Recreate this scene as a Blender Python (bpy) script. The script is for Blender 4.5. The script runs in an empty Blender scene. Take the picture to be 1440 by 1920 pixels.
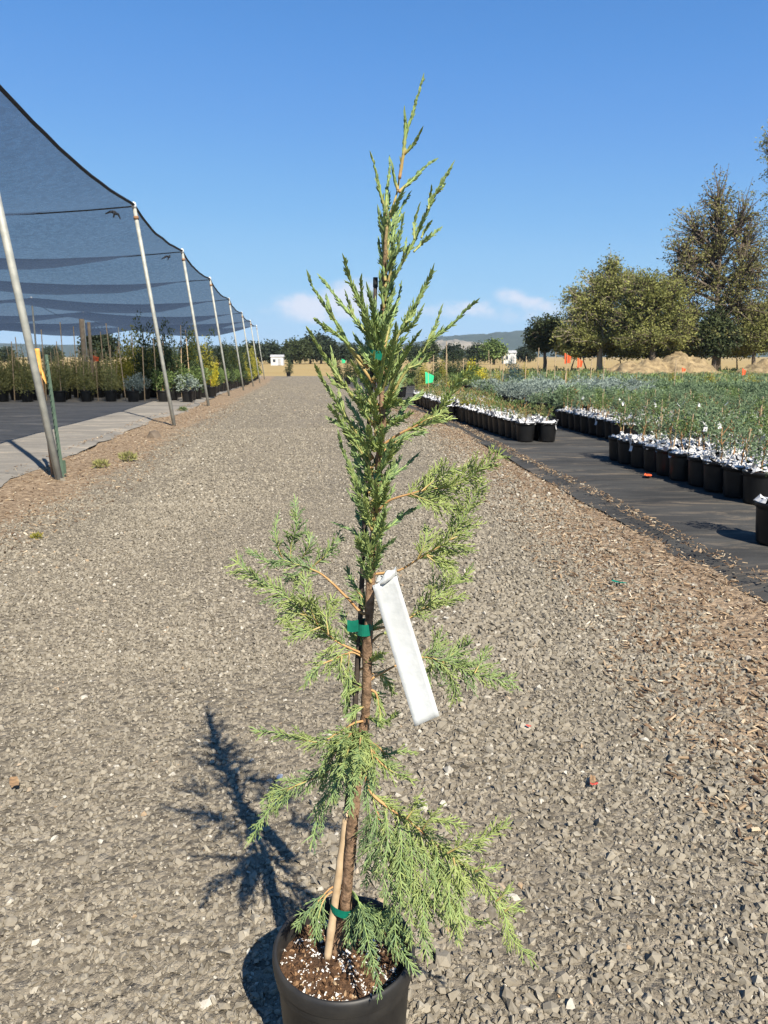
import bpy, bmesh, math, random
import numpy as np
from mathutils import Vector, Matrix, noise as mnoise
R = math.radians
rnd = random.Random(7)
C = bpy.context.scene.collection
sc = bpy.context.scene

# ------------------------------------------------------------------ camera
H_EYE, FPX, PITCH = 1.43, 1397.0, R(11.8)
cam = bpy.data.cameras.new('camera'); camo = bpy.data.objects.new('camera', cam); C.objects.link(camo)
cam.sensor_fit = 'VERTICAL'; cam.sensor_height = 36.0; cam.sensor_width = 27.0
cam.lens = FPX / 1920 * 36.0
cam.clip_start = 0.05; cam.clip_end = 20000
camo.location = (0, 0, H_EYE); camo.rotation_euler = (R(90) - PITCH, 0, 0)
cam.dof.use_dof = True; cam.dof.focus_distance = 1.40; cam.dof.aperture_fstop = 14.0
sc.camera = camo
sc.render.resolution_x, sc.render.resolution_y = 768, 1024
# ------------------------------------------------------------------ light
TO_SUN = Vector((0.80, -1.63, 1.85)).normalized()
SUN_EL = math.asin(TO_SUN.z); SUN_AZ = math.atan2(TO_SUN.x, TO_SUN.y)
sun = bpy.data.lights.new('sun', 'SUN'); suno = bpy.data.objects.new('sun', sun); C.objects.link(suno)
sun.energy = 5.0; sun.angle = R(0.5); sun.color = (1.0, 0.92, 0.79)
suno.rotation_euler = TO_SUN.to_track_quat('Z', 'Y').to_euler(); suno.location = (20, -30, 40)
world = bpy.data.worlds.new('World'); sc.world = world; world.use_nodes = True
wt = world.node_tree; wt.nodes.clear()
def wn(t, **k):
    n = wt.nodes.new(t)
    for a, b in k.items(): setattr(n, a, b)
    return n
sky = wn('ShaderNodeTexSky'); sky.sky_type = 'NISHITA'; sky.sun_disc = False
sky.sun_elevation = SUN_EL; sky.sun_rotation = SUN_AZ
sky.altitude = 0; sky.air_density = 0.35; sky.dust_density = 0.0; sky.ozone_density = 2.0
hsv = wn('ShaderNodeHueSaturation'); hsv.inputs['Saturation'].default_value = 1.2; wt.links.new(sky.outputs[0], hsv.inputs['Color'])
# the photograph rolls off the bright sky near the horizon: soft shoulder per channel
scl = wn('ShaderNodeVectorMath', operation='SCALE'); scl.inputs['Scale'].default_value = 0.0884; wt.links.new(hsv.outputs[0], scl.inputs[0])
crv = wn('ShaderNodeRGBCurve'); wt.links.new(scl.outputs[0], crv.inputs['Color'])
for ci, pp in enumerate((((.022, .098), (.031, .141), (.056, .223), (.097, .305), (.35, .429), (1, .60)),
                         ((.067, .296), (.091, .366), (.154, .497), (.240, .591), (.61, .665), (1, .72)),
                         ((.18, .716), (.238, .807), (.374, .880), (.525, .915), (.885, .925), (1, .93)))):
    cv = crv.mapping.curves[ci]
    cv.points[0].location = (0, 0); cv.points[1].location = pp[-1]
    for q in pp[:-1]: cv.points.new(*q)
    for q in cv.points: q.handle_type = 'AUTO_CLAMPED'
crv.mapping.update()
bgs = wn('ShaderNodeBackground'); bgs.inputs[1].default_value = 0.535
wt.links.new(crv.outputs[0], bgs.inputs[0])
# low cumulus on the horizon, by direction
tc = wn('ShaderNodeTexCoord'); sep = wn('ShaderNodeSeparateXYZ'); wt.links.new(tc.outputs['Generated'], sep.inputs[0])
def wm(op, a, b=None, c=None):
    n = wn('ShaderNodeMath', operation=op)
    for i, v in enumerate((a, b, c)):
        if v is None: continue
        if isinstance(v, (int, float)): n.inputs[i].default_value = v
        else: wt.links.new(v, n.inputs[i])
    return n.outputs[0]
az = wm('ARCTAN2', sep.outputs[0], sep.outputs[1]); el = wm('ARCSINE', sep.outputs[2])
comb = wn('ShaderNodeCombineXYZ'); wt.links.new(az, comb.inputs[0]); wt.links.new(wm('MULTIPLY', el, 1.5), comb.inputs[1])
nz = wn('ShaderNodeTexNoise'); nz.inputs['Scale'].default_value = 26; nz.inputs['Detail'].default_value = 6; nz.inputs['Roughness'].default_value = 0.55
wt.links.new(comb.outputs[0], nz.inputs['Vector'])
def gauss(x, mu, s):
    d = wm('DIVIDE', wm('SUBTRACT', x, mu), s)
    return wm('POWER', 2.71828, wm('MULTIPLY', wm('MULTIPLY', d, d), -1.0))
def blob(a, e, sa, se, k=1.0):
    return wm('MULTIPLY', wm('MULTIPLY', gauss(az, R(a), R(sa)), gauss(el, R(e), R(se))), k)
tot = None
for b in ((-5.9, 3.85, 2.6, .85, .9), (-1.9, 4.5, 2.1, 1.15, 1.0), (9.2, 4.35, 1.2, .7, .75), (11.6, 3.9, 1.3, .5, .5), (5.8, 3.6, 2.0, .6, .55), (3.5, 3.2, 4.5, .7, .35),
          (-4, 2.9, 5, .8, .5), (11, 3.0, 4, .9, .5), (40, 4, 9, 1.4, .8), (-60, 4, 12, 1.4, .7)):
    o = blob(*b); tot = o if tot is None else wm('ADD', tot, o)
cl = wm('ADD', tot, wm('MULTIPLY', wm('SUBTRACT', nz.outputs[0], 0.5), wm('MULTIPLY', wm('MINIMUM', tot, 0.6), 3.0)))
cr = wn('ShaderNodeMapRange'); cr.inputs['From Min'].default_value = 0.22; cr.inputs['From Max'].default_value = 1.0
cr.inputs['To Max'].default_value = 0.74; cr.interpolation_type = 'SMOOTHSTEP'
wt.links.new(cl, cr.inputs['Value'])
bgc = wn('ShaderNodeBackground'); bgc.inputs[0].default_value = (0.80, 0.79, 0.87, 1); bgc.inputs[1].default_value = 0.60
mixw = wn('ShaderNodeMixShader'); wo = wn('ShaderNodeOutputWorld')
wt.links.new(cr.outputs[0], mixw.inputs[0]); wt.links.new(bgs.outputs[0], mixw.inputs[1]); wt.links.new(bgc.outputs[0], mixw.inputs[2])
wt.links.new(mixw.outputs[0], wo.inputs[0])
vs = sc.view_settings; vs.view_transform = 'Standard'; vs.look = 'None'; vs.exposure = 0.9; vs.gamma = 1.0; vs.use_curve_mapping = False
try:
    sc.cycles.use_denoising = True; sc.cycles.max_bounces = 8; sc.cycles.transparent_max_bounces = 16
    sc.cycles.filter_width = 1.35
except Exception: pass

# ------------------------------------------------------------------ helpers
cp, sp_ = math.cos(PITCH), math.sin(PITCH)
def ray(px, py):
    a = (px - 720) / FPX; b = (960 - py) / FPX
    return Vector((a, cp + b * sp_, -sp_ + b * cp))
def at(px, py, Y):
    d = ray(px, py); return Vector((0, 0, H_EYE)) + d * (Y / d.y)
def sstep(a, b, x):
    t = min(1, max(0, (x - a) / (b - a))); return t * t * (3 - 2 * t)
def hz(y): return -0.45 * sstep(20, 55, y)          # the land falls away a little
def gnd(px, py, z=0.0):
    d = ray(px, py); zz = z
    for _ in range(30):
        k = (zz - H_EYE) / d.z; zz = hz(d.y * k) + z
    return Vector((d.x * k, d.y * k, zz))
def xpx(px, Y, z=0.0):
    "world x at depth Y that shows at pixel column px near height z"
    ax = Y * cp - (z - H_EYE) * sp_
    return (px - 720) / FPX * ax

def tag(o, label=None, cat=None, group=None, kind=None):
    if label: o['label'] = label
    if cat: o['category'] = cat
    if group: o['group'] = group
    if kind: o['kind'] = kind
    return o
def empty(name, loc, rz=0.0):
    o = bpy.data.objects.new(name, None); C.objects.link(o); o.location = loc; o.rotation_euler = (0, 0, rz)
    o.empty_display_size = 0.1
    return o
class MB:
    def __init__(s): s.v = []; s.f = []; s.t = []
    def quadstrip(s, rings, closed=True, cap0=False, cap1=False, tints=None):
        b = len(s.v); n = len(rings[0])
        for i, r in enumerate(rings):
            s.v.extend(r); s.t.extend([tints[i] if tints else 0.5] * n)
        for i in range(len(rings) - 1):
            for j in range(n if closed else n - 1):
                k = (j + 1) % n
                s.f.append((b + i * n + j, b + i * n + k, b + (i + 1) * n + k, b + (i + 1) * n + j))
        if cap0: s.f.append(tuple(b + j for j in reversed(range(n))))
        if cap1: s.f.append(tuple(b + (len(rings) - 1) * n + j for j in range(n)))
    def tube(s, pts, rad, sides=6, tints=None, cap=True, ph=0.0):
        pts = [Vector(p) for p in pts]
        if not hasattr(rad, '__len__'): rad = [rad] * len(pts)
        rings = []; d0 = (pts[-1] - pts[0])
        if d0.length < 1e-9: return
        d0.normalize()
        ref = Vector((0, 0, 1)) if abs(d0.z) < 0.9 else Vector((1, 0, 0))
        for i, p in enumerate(pts):
            d = pts[min(i + 1, len(pts) - 1)] - pts[max(i - 1, 0)]
            if d.length < 1e-9: d = d0.copy()
            d.normalize()
            a = d.cross(ref)
            if a.length < 1e-6: a = d.orthogonal()
            a.normalize(); b = d.cross(a)
            rr = rad[i]
            rings.append([tuple(p + a * (rr * math.cos(ph + 2 * math.pi * j / sides)) + b * (rr * math.sin(ph + 2 * math.pi * j / sides))) for j in range(sides)])
        s.quadstrip(rings, True, cap, cap, tints)
    def lathe(s, prof, n=32, center=(0, 0), caps=False, wob=None):
        rings = []
        for (r, z) in prof:
            rings.append([(center[0] + r * math.cos(2 * math.pi * j / n), center[1] + r * math.sin(2 * math.pi * j / n), z) for j in range(n)])
        s.quadstrip(rings, True, caps, caps)
    def box(s, c, sz, rz=0.0, tint=.5):
        b = len(s.v); cx, cy, cz = c; hx, hy, h = sz[0] / 2, sz[1] / 2, sz[2] / 2
        for dz in (-h, h):
            for dx, dy in ((-hx, -hy), (hx, -hy), (hx, hy), (-hx, hy)):
                s.v.append((cx + dx * math.cos(rz) - dy * math.sin(rz), cy + dx * math.sin(rz) + dy * math.cos(rz), cz + dz)); s.t.append(tint)
        for q in ((3, 2, 1, 0), (4, 5, 6, 7), (0, 1, 5, 4), (1, 2, 6, 5), (2, 3, 7, 6), (3, 0, 4, 7)): s.f.append(tuple(b + i for i in q))
    def leaf(s, p, d, n, L, W, tint):
        "a small pointed leaf blade: base p, direction d, facing n"
        p = Vector(p); a = d.cross(n)
        if a.length < 1e-6: return
        a.normalize(); b = len(s.v); m = p + d * (L * .45) + n * (L * .06)
        s.v.extend([tuple(p), tuple(m + a * W * .5), tuple(p + d * L), tuple(m - a * W * .5)]); s.t.extend([tint] * 4)
        s.f.append((b, b + 1, b + 2, b + 3))
    def mesh(s, name, m=None, smooth=False):
        me = bpy.data.meshes.new(name); me.from_pydata(s.v, [], s.f)
        at_ = me.attributes.new('tint', 'FLOAT', 'POINT'); at_.data.foreach_set('value', np.array(s.t, dtype=np.float32))
        if smooth: me.polygons.foreach_set('use_smooth', [True] * len(s.f))
        if m: me.materials.append(m)
        me.update(); return me
    def build(s, name, m, parent=None, loc=(0, 0, 0), smooth=False):
        o = bpy.data.objects.new(name, s.mesh(name, m, smooth)); C.objects.link(o)
        o.location = loc
        if parent: o.parent = parent
        return o
def inst(name, me, parent=None, loc=(0, 0, 0), rz=0.0, sc_=1.0):
    o = bpy.data.objects.new(name, me); C.objects.link(o); o.location = loc; o.rotation_euler = (0, 0, rz)
    o.scale = (sc_, sc_, sc_) if not hasattr(sc_, '__len__') else sc_
    if parent: o.parent = parent
    return o

# ------------------------------------------------------------------ materials
class NT:
    def __init__(s, name):
        s.m = bpy.data.materials.new(name); s.m.use_nodes = True; s.t = s.m.node_tree; s.t.nodes.clear()
        s.out = s.t.nodes.new('ShaderNodeOutputMaterial'); s.p = s.t.nodes.new('ShaderNodeBsdfPrincipled')
        s.t.links.new(s.p.outputs[0], s.out.inputs[0])
    def n(s, t, **k):
        x = s.t.nodes.new(t)
        for a, b in k.items(): setattr(x, a, b)
        return x
    def l(s, a, b): s.t.links.new(a, b)
    def noise(s, scale, detail=4, rough=.55, vec=None, dist=0.0):
        x = s.n('ShaderNodeTexNoise'); x.inputs['Scale'].default_value = scale; x.inputs['Detail'].default_value = detail
        x.inputs['Roughness'].default_value = rough; x.inputs['Distortion'].default_value = dist
        s.l(vec if vec else s.coord(), x.inputs['Vector']); return x.outputs[0]
    def coord(s, which='Object'):
        if not hasattr(s, '_tc'): s._tc = s.n('ShaderNodeTexCoord')
        return s._tc.outputs[which]
    def pos(s):
        if not hasattr(s, '_g'): s._g = s.n('ShaderNodeNewGeometry')
        return s._g.outputs['Position']
    def ramp(s, f, stops):
        r = s.n('ShaderNodeValToRGB'); e = r.color_ramp.elements
        while len(e) < len(stops): e.new(0.5)
        for i, (p, c) in enumerate(stops): e[i].position = p; e[i].color = (*c, 1)
        s.l(f, r.inputs[0]); return r.outputs[0]
    def mix(s, f, a, b, mode='MIX'):
        x = s.n('ShaderNodeMix', data_type='RGBA', blend_type=mode)
        for v, i in ((f, 0), (a, 6), (b, 7)):
            if isinstance(v, (int, float)): x.inputs[i].default_value = v
            elif isinstance(v, tuple): x.inputs[i].default_value = (*v, 1)
            else: s.l(v, x.inputs[i])
        return x.outputs[2]
    def math(s, op, a, b=None):
        x = s.n('ShaderNodeMath', operation=op)
        for i, v in enumerate((a, b)):
            if v is None: continue
            if isinstance(v, (int, float)): x.inputs[i].default_value = v
            else: s.l(v, x.inputs[i])
        return x.outputs[0]
    def attr(s, name): 
        x = s.n('ShaderNodeAttribute'); x.attribute_name = name; return x.outputs['Fac']
    def orand(s): return s.n('ShaderNodeObjectInfo').outputs['Random']
    def bump(s, h, strength=.5, dist=.01):
        b = s.n('ShaderNodeBump'); b.inputs['Strength'].default_value = strength; b.inputs['Distance'].default_value = dist
        s.l(h, b.inputs['Height']); s.l(b.outputs[0], s.p.inputs['Normal'])
    def color(s, c): 
        if isinstance(c, tuple): s.p.inputs['Base Color'].default_value = (*c, 1)
        else: s.l(c, s.p.inputs['Base Color'])
    def rough(s, v, spec=.3):
        s.p.inputs['Roughness'].default_value = v; s.p.inputs['Specular IOR Level'].default_value = spec
def simple(name, a, b, scale=20, rough=.7, bump=0.0, bd=.005, spec=.3, metal=0.0, orand=0.0):
    t = NT(name); c = t.ramp(t.noise(scale, 5, .6), [(.3, a), (.7, b)])
    if orand:
        c = t.mix(t.math('MULTIPLY', t.orand(), orand), c, tuple(x * .45 for x in a))
    t.color(c); t.rough(rough, spec); t.p.inputs['Metallic'].default_value = metal
    if bump: t.bump(t.noise(scale * 2.3, 4), bump, bd)
    return t.m
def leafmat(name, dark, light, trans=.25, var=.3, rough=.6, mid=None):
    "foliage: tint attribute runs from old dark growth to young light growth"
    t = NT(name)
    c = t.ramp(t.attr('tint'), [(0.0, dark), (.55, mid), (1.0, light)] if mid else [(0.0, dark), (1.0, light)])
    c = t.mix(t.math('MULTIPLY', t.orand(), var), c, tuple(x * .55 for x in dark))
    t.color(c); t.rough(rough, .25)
    tr = t.n('ShaderNodeBsdfTranslucent'); t.l(c, tr.inputs[0])
    mx = t.n('ShaderNodeMixShader'); mx.inputs[0].default_value = trans
    t.l(t.p.outputs[0], mx.inputs[1]); t.l(tr.outputs[0], mx.inputs[2]); t.l(mx.outputs[0], t.out.inputs[0])
    return t.m

# ground: gravel base with mulch fading in by a baked surface mask
def ground_mat():
    t = NT('gravel_ground'); P = t.pos()
    v = t.n('ShaderNodeTexVoronoi'); v.inputs['Scale'].default_value = 34; t.l(P, v.inputs['Vector'])
    v2 = t.n('ShaderNodeTexVoronoi'); v2.inputs['Scale'].default_value = 75; t.l(P, v2.inputs['Vector'])
    cellv = t.n('ShaderNodeSeparateColor'); t.l(v.outputs['Color'], cellv.inputs[0])
    c1 = t.ramp(cellv.outputs[0], [(0, (0.0806, 0.0684, 0.0508)), (.5, (0.1906, 0.1636, 0.1216)), (1, (0.3153, 0.2752, 0.2086))])
    cell2 = t.n('ShaderNodeSeparateColor'); t.l(v2.outputs['Color'], cell2.inputs[0])
    c2 = t.ramp(cell2.outputs[0], [(0, (0.0734, 0.0633, 0.0476)), (.6, (0.1834, 0.1584, 0.1178)), (1, (0.3079, 0.2676, 0.2048))])
    c = t.mix(t.ramp(t.noise(9, 3, .6, P), [(.4, (0, 0, 0)), (.6, (1, 1, 1))]), c1, c2)
    c = t.mix(t.ramp(t.noise(.7, 4, .6, P), [(.3, (0, 0, 0)), (.75, (.5, .5, .5))]), c, (.24, .205, .155))
    # mulch
    mul = t.ramp(t.noise(16, 6, .7, P), [(.25, (.06, .042, .028)), (.42, (.18, .128, .082)), (.58, (.32, .24, .16)), (.75, (.47, .375, .265))])
    mask = t.math('ADD', t.attr('tint'), t.math('MULTIPLY', t.math('SUBTRACT', t.noise(3.0, 6, .7, P), .5), 1.5))
    mk = t.ramp(mask, [(.42, (0, 0, 0)), (.62, (1, 1, 1))])
    c = t.mix(mk, c, mul)
    t.color(c); t.rough(.9, .15)
    h = t.math('SUBTRACT', 1.0, v.outputs['Distance'])
    h = t.math('ADD', t.math('MULTIPLY', h, .8), t.math('MULTIPLY', t.noise(60, 4, .7, P), .8))
    t.bump(h, .9, .02)
    return t.m
def field_mat():
    t = NT('dry_field'); P = t.pos()
    c = t.ramp(t.noise(.05, 6, .65, P), [(.3, (0.2952, 0.205, 0.0861)), (.55, (0.3854, 0.2788, 0.123)), (.75, (0.328, 0.2542, 0.1148))])
    c = t.mix(t.math('MULTIPLY', t.noise(1.3, 5, .7, P), .55), c, (.24, .19, .09))
    t.color(c); t.rough(.95, .1); t.bump(t.noise(3, 5, .7, P), .8, .15)
    return t.m
def fabric_mat(name, a, b, dust):
    t = NT(name); P = t.pos()
    st = t.n('ShaderNodeMapping'); st.inputs['Scale'].default_value = (.35, 1.3, 1); t.l(P, st.inputs['Vector'])
    c = t.ramp(t.noise(1.6, 6, .62, st.outputs[0], .5), [(.3, a), (.6, b)])
    c = t.mix(t.ramp(t.noise(2.3, 7, .72, st.outputs[0], .9), [(.52, (0, 0, 0)), (.72, (.85, .85, .85))]), c, dust)
    w = t.n('ShaderNodeTexWave'); w.inputs['Scale'].default_value = 60; w.inputs['Distortion'].default_value = 1; t.l(P, w.inputs['Vector'])
    c = t.mix(t.math('MULTIPLY', w.outputs[1], .25), c, a)
    t.color(c); t.rough(.9, .12)
    t.bump(t.math('ADD', t.noise(5, 5, .6, P), t.math('MULTIPLY', w.outputs[1], .05)), .55, .03)
    return t.m
def stone_mat():
    t = NT('crushed_stone'); f = t.attr('tint')
    c = t.ramp(f, [(0, (0.0897, 0.0762, 0.0556)), (.3, (0.1758, 0.1516, 0.1127)), (.6, (0.2379, 0.2082, 0.1584)), (.9, (0.3104, 0.2752, 0.2104)), (.955, (0.3862, 0.3529, 0.2853)), (.985, (0.3172, 0.2117, 0.1141)), (1, (0.4551, 0.4234, 0.3567))])
    n1 = t.noise(90, 4, .6, t.pos()); c = t.mix(t.ramp(n1, [(.35, (0, 0, 0)), (.7, (.5, .5, .5))]), c, (.25, .225, .182))
    t.color(c); t.rough(.9, .2); t.bump(t.noise(260, 4, .6, t.pos()), .4, .003)
    return t.m
M = {}
M['ground'] = ground_mat(); M['field'] = field_mat(); M['stone'] = stone_mat()
M['fabric_left'] = fabric_mat('ground_cloth_grey', (.155, .145, .13), (.245, .228, .20), (.48, .41, .32))
M['fabric_right'] = fabric_mat('ground_cloth_dark', (.030, .030, .0295), (.075, .073, .067), (.24, .19, .135))
M['hill'] = simple('hill_forest', (.02, .034, .026), (.04, .058, .042), .02, .95, 0)
M['pipe'] = simple('galvanised_pipe', (0.27, 0.279, 0.252), (0.423, 0.423, 0.378), 9, .6, 0, spec=.3, metal=.2)
M['rust'] = simple('rusty_metal', (.20, .10, .05), (.34, .20, .10), 30, .8, .2)
M['white_plastic'] = simple('white_plastic', (0.595, 0.595, 0.578), (0.697, 0.697, 0.68), 25, .5, .1)
M['pot'] = simple('black_pot_plastic', (0.0045, 0.0045, 0.0049), (0.0105, 0.0105, 0.0105), 9, .42, .08, .002, spec=.4)
M['pot_dusty'] = simple('dusty_pot_plastic', (0.012, 0.012, 0.0128), (0.0375, 0.0345, 0.03), 14, .5, .08, .002, spec=.35)
M['pot_grey'] = simple('grey_pot_plastic', (.055, .056, .06), (.10, .10, .105), 14, .6)
M['soil'] = simple('potting_soil', (.030, .016, .009), (.13, .072, .038), 85, .95, .9, .006)
tb_ = NT('bark_mix'); tb_.color(tb_.ramp(tb_.attr('tint'), [(0, (.03, .016, .009)), (.6, (.12, .065, .034)), (.9, (.25, .15, .08)), (1, (.42, .32, .2))])); tb_.rough(.9, .15); M['bark_mix'] = tb_.m
M['perlite'] = simple('perlite', (0.527, 0.493, 0.442), (0.697, 0.68, 0.646), 60, .8)
M['chip'] = simple('bark_chip', (.13, .07, .035), (.42, .28, .15), 3.0, .9)
M['mat_white'] = simple('white_weed_mat', (.46, .45, .44), (.66, .66, .655), 22, .7, .3, .006)
M['bark'] = simple('juniper_bark', (.055, .032, .02), (.21, .125, .075), 70, .9, .9, .004)
tk_ = NT('juniper_trunk'); ck_ = tk_.ramp(tk_.noise(70, 5, .6), [(.3, (.07, .045, .028)), (.7, (.31, .20, .125))]); tk_.color(tk_.mix(tk_.attr('tint'), ck_, (.33, .27, .12))); tk_.rough(.9, .15); tk_.bump(tk_.noise(160, 4), .9, .004); M['juniper_bark'] = tk_.m
M['bamboo'] = simple('bamboo_stake', (.36, .25, .14), (.55, .42, .27), 24, .7, .1, .001)
M['stake_dark'] = simple('weathered_shaded_stake', (.03, .024, .02), (.085, .065, .052), 50, .8, .3, .002)  # weathered cane, darkened further to paint in the foliage's shade on the upper stake
M['wood'] = simple('weathered_wood', (.22, .17, .12), (.36, .29, .21), 12, .85, .3, .004)
M['stem'] = simple('young_stem', (.26, .13, .055), (.42, .25, .11), 30, .7)
tw_ = NT('juniper_twig'); cw_ = tw_.ramp(tw_.noise(40, 4), [(.3, (.30, .155, .06)), (.7, (.52, .33, .15))])
tw_.color(tw_.mix(tw_.attr('tint'), cw_, (.24, .33, .11))); tw_.rough(.65, .2); M['twig'] = tw_.m
M['tape'] = simple('green_tie_tape', (.002, .10, .065), (.008, .17, .11), 40, .4, .1, .001)
M['tpost'] = simple('green_steel', (.05, .085, .06), (.09, .13, .09), 20, .6)
M['orange'] = simple('orange_flag', (.75, .10, .03), (.85, .16, .05), 20, .6)
M['flag_green'] = simple('green_flag', (.03, .55, .22), (.05, .65, .30), 20, .6)
M['yellow_tape'] = simple('yellow_orange_tape', (.60, .30, .06), (.70, .42, .12), 20, .6)
M['red'] = simple('red_scrap', (0.4, 0.056, 0.04), (0.48, 0.096, 0.072), 40, .6)
M['tree_bark'] = simple('grey_bark', (.085, .065, .05), (.17, .135, .10), 3, .9, .5, .05)
M['trunk_pale'] = simple('pale_trunk', (.24, .20, .15), (.36, .31, .24), 3, .9)
M['wall_white'] = simple('white_siding', (0.495, 0.495, 0.48), (0.57, 0.57, 0.555), 2, .7)
M['roof_grey'] = simple('grey_roof', (.30, .30, .30), (.40, .40, .40), 2, .7)
M['glass'] = simple('dark_window', (.03, .04, .05), (.05, .06, .07), 2, .15, spec=.5)
M['tie_grey'] = simple('grey_cloth_knot', (.05, .055, .065), (.13, .14, .16), 30, .8)
M['cable'] = simple('black_cable', (.012, .012, .012), (.03, .03, .03), 10, .6)
def tagmat():
    t = NT('white_tag'); c = t.ramp(t.noise(70, 5, .6), [(.3, (.47, .49, .485)), (.7, (.56, .575, .57))])
    t.color(c); t.rough(.45, .4); t.bump(t.noise(120, 4), .25, .002)
    tr = t.n('ShaderNodeBsdfTranslucent'); tr.inputs[0].default_value = (.8, .8, .8, 1)
    mx = t.n('ShaderNodeMixShader'); mx.inputs[0].default_value = .15
    t.l(t.p.outputs[0], mx.inputs[1]); t.l(tr.outputs[0], mx.inputs[2]); t.l(mx.outputs[0], t.out.inputs[0]); return t.m
M['tag'] = tagmat()
def clothmat():
    t = NT('knitted_shade_cloth'); P = t.pos()
    c = t.ramp(t.noise(2.6, 6, .7, P), [(.3, (.022, .033, .058)), (.7, (.044, .062, .102))])
    t.color(c); t.rough(.8, .15)
    tr = t.n('ShaderNodeBsdfTranslucent'); t.l(t.mix(.5, c, (.12, .18, .27)), tr.inputs[0])
    mx = t.n('ShaderNodeMixShader'); mx.inputs[0].default_value = .5
    t.l(t.p.outputs[0], mx.inputs[1]); t.l(tr.outputs[0], mx.inputs[2])
    # open knit: about a quarter of the area is hole
    tp = t.n('ShaderNodeBsdfTransparent'); m2 = t.n('ShaderNodeMixShader')
    hole = t.ramp(t.noise(9, 6, .85, P), [(.3, (.10, .10, .10)), (.7, (.33, .33, .33))])
    t.l(hole, m2.inputs[0]); t.l(mx.outputs[0], m2.inputs[1]); t.l(tp.outputs[0], m2.inputs[2]); t.l(m2.outputs[0], t.out.inputs[0])
    return t.m
M['cloth'] = clothmat()
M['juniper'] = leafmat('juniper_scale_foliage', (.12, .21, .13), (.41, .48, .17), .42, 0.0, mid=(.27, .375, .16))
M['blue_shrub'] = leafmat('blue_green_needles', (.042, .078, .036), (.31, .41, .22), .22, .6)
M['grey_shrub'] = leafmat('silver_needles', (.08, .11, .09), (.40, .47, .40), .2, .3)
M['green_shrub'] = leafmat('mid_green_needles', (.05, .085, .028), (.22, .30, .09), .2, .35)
M['olive_shrub'] = leafmat('olive_needles', (.11, .12, .04), (.44, .42, .16), .3, .3)
M['gold_shrub'] = leafmat('golden_green_needles', (0.09, 0.12, 0.024), (0.552, 0.48, 0.072), .25, .3)
M['yellow_shrub'] = leafmat('bright_yellow_needles', (.25, .24, .03), (.72, .62, .06), .25, .2)
M['dark_shrub'] = leafmat('dark_green_needles', (.018, .034, .016), (.07, .10, .04), .2, .35)
M['tree_leaf'] = leafmat('dull_green_leaves', (.085, .10, .03), (.42, .42, .13), .35, .15)
M['tree_dry'] = leafmat('browning_leaves', (.085, .09, .03), (.37, .35, .12), .32, .15)
M['tree_dark'] = leafmat('dark_tree_leaves', (0.0198, 0.033, 0.0154), (0.099, 0.121, 0.044), .25, .2)
M['far_tree'] = leafmat('far_tree_leaves', (.016, .028, .018), (.055, .075, .035), .2, .3)

# ------------------------------------------------------------------ setting: ground
def line_fn(pix, slope=-.117):
    P = sorted([(g.y, g.x) for g in (gnd(*p) for p in pix)])
    def f(y):
        if y <= P[0][0]: return P[0][1] + slope * (y - P[0][0])
        if y >= P[-1][0]: return P[-1][1] + slope * (y - P[-1][0])
        for (a, xa), (b, xb) in zip(P, P[1:]):
            if a <= y <= b: return xa + (xb - xa) * (y - a) / (b - a)
    return f
F_LEFT = line_fn([(0, 915), (90, 875), (200, 830), (290, 790), (345, 775), (400, 747), (440, 730)])
G_LEFT = line_fn([(0, 1010), (100, 962), (180, 915), (250, 872), (310, 832), (370, 795), (430, 762)])
F_RIGHT = line_fn([(1440, 1140), (1250, 1040), (1100, 945), (1000, 890), (900, 835), (850, 805)], -.117)
G_RIGHT = line_fn([(1440, 1400), (1300, 1230), (1150, 1080), (1030, 970), (930, 885), (860, 830), (820, 805)], -.117)
def nz1(x, y, s=1.0): return mnoise.noise(Vector((x * s, y * s, 3.3)))
ROAD_END = 73.0
def mulch(x, y):
    a = sstep(-.55, .55, G_LEFT(y) - x)
    b = sstep(-.8, .35, x - G_RIGHT(y))
    c = sstep(ROAD_END - 3, ROAD_END + 1, y)
    m = max(a, b)
    return .1 + .8 * m
def grid_sheet(name, xs_of, ys, zf, tf, m, nx, warp=lambda f: f):
    mb = MB(); n = nx + 1
    for y in ys:
        x0, x1 = xs_of(y)
        for i in range(n):
            x = x0 + (x1 - x0) * warp(i / nx)
            mb.v.append((x, y, zf(x, y))); mb.t.append(tf(x, y))
    for r in range(len(ys) - 1):
        for i in range(nx): mb.f.append((r * n + i, r * n + i + 1, (r + 1) * n + i + 1, (r + 1) * n + i))
    return mb.build(name, m, smooth=True)
def ylist(a, b, s0, s1):
    out = [a]; y = a
    while y < b: y += s0 + (s1 - s0) * max(0, (y - max(a, 0))) / (b - a); out.append(min(y, b))
    return out
YS = ylist(-4, ROAD_END, .10, .8)
o = grid_sheet('gravel_road', lambda y: (F_LEFT(y) - 1.2, F_RIGHT(y) + 1.2), YS,
               lambda x, y: hz(y) + .022 * nz1(x, y, .55) + .012 * nz1(x, y, 1.9) + .015, lambda x, y: mulch(x, y), M['ground'], 72)
tag(o, kind='structure')
def road_z(x, y): return hz(y) + .022 * nz1(x, y, .55) + .012 * nz1(x, y, 1.9) + .015
def edge_dip(d, y):                               # the cloth's border lies down into the dirt, with a curl here and there
    return -.036 * (1 - sstep(-.05, .35, d)) + .05 * max(0, nz1(1, y, .9) - .18) * (1 - sstep(.05, .5, d)) + .012 * nz1(d * 2, y, 2.4) * (1 - sstep(.4, 1.2, d))
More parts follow.
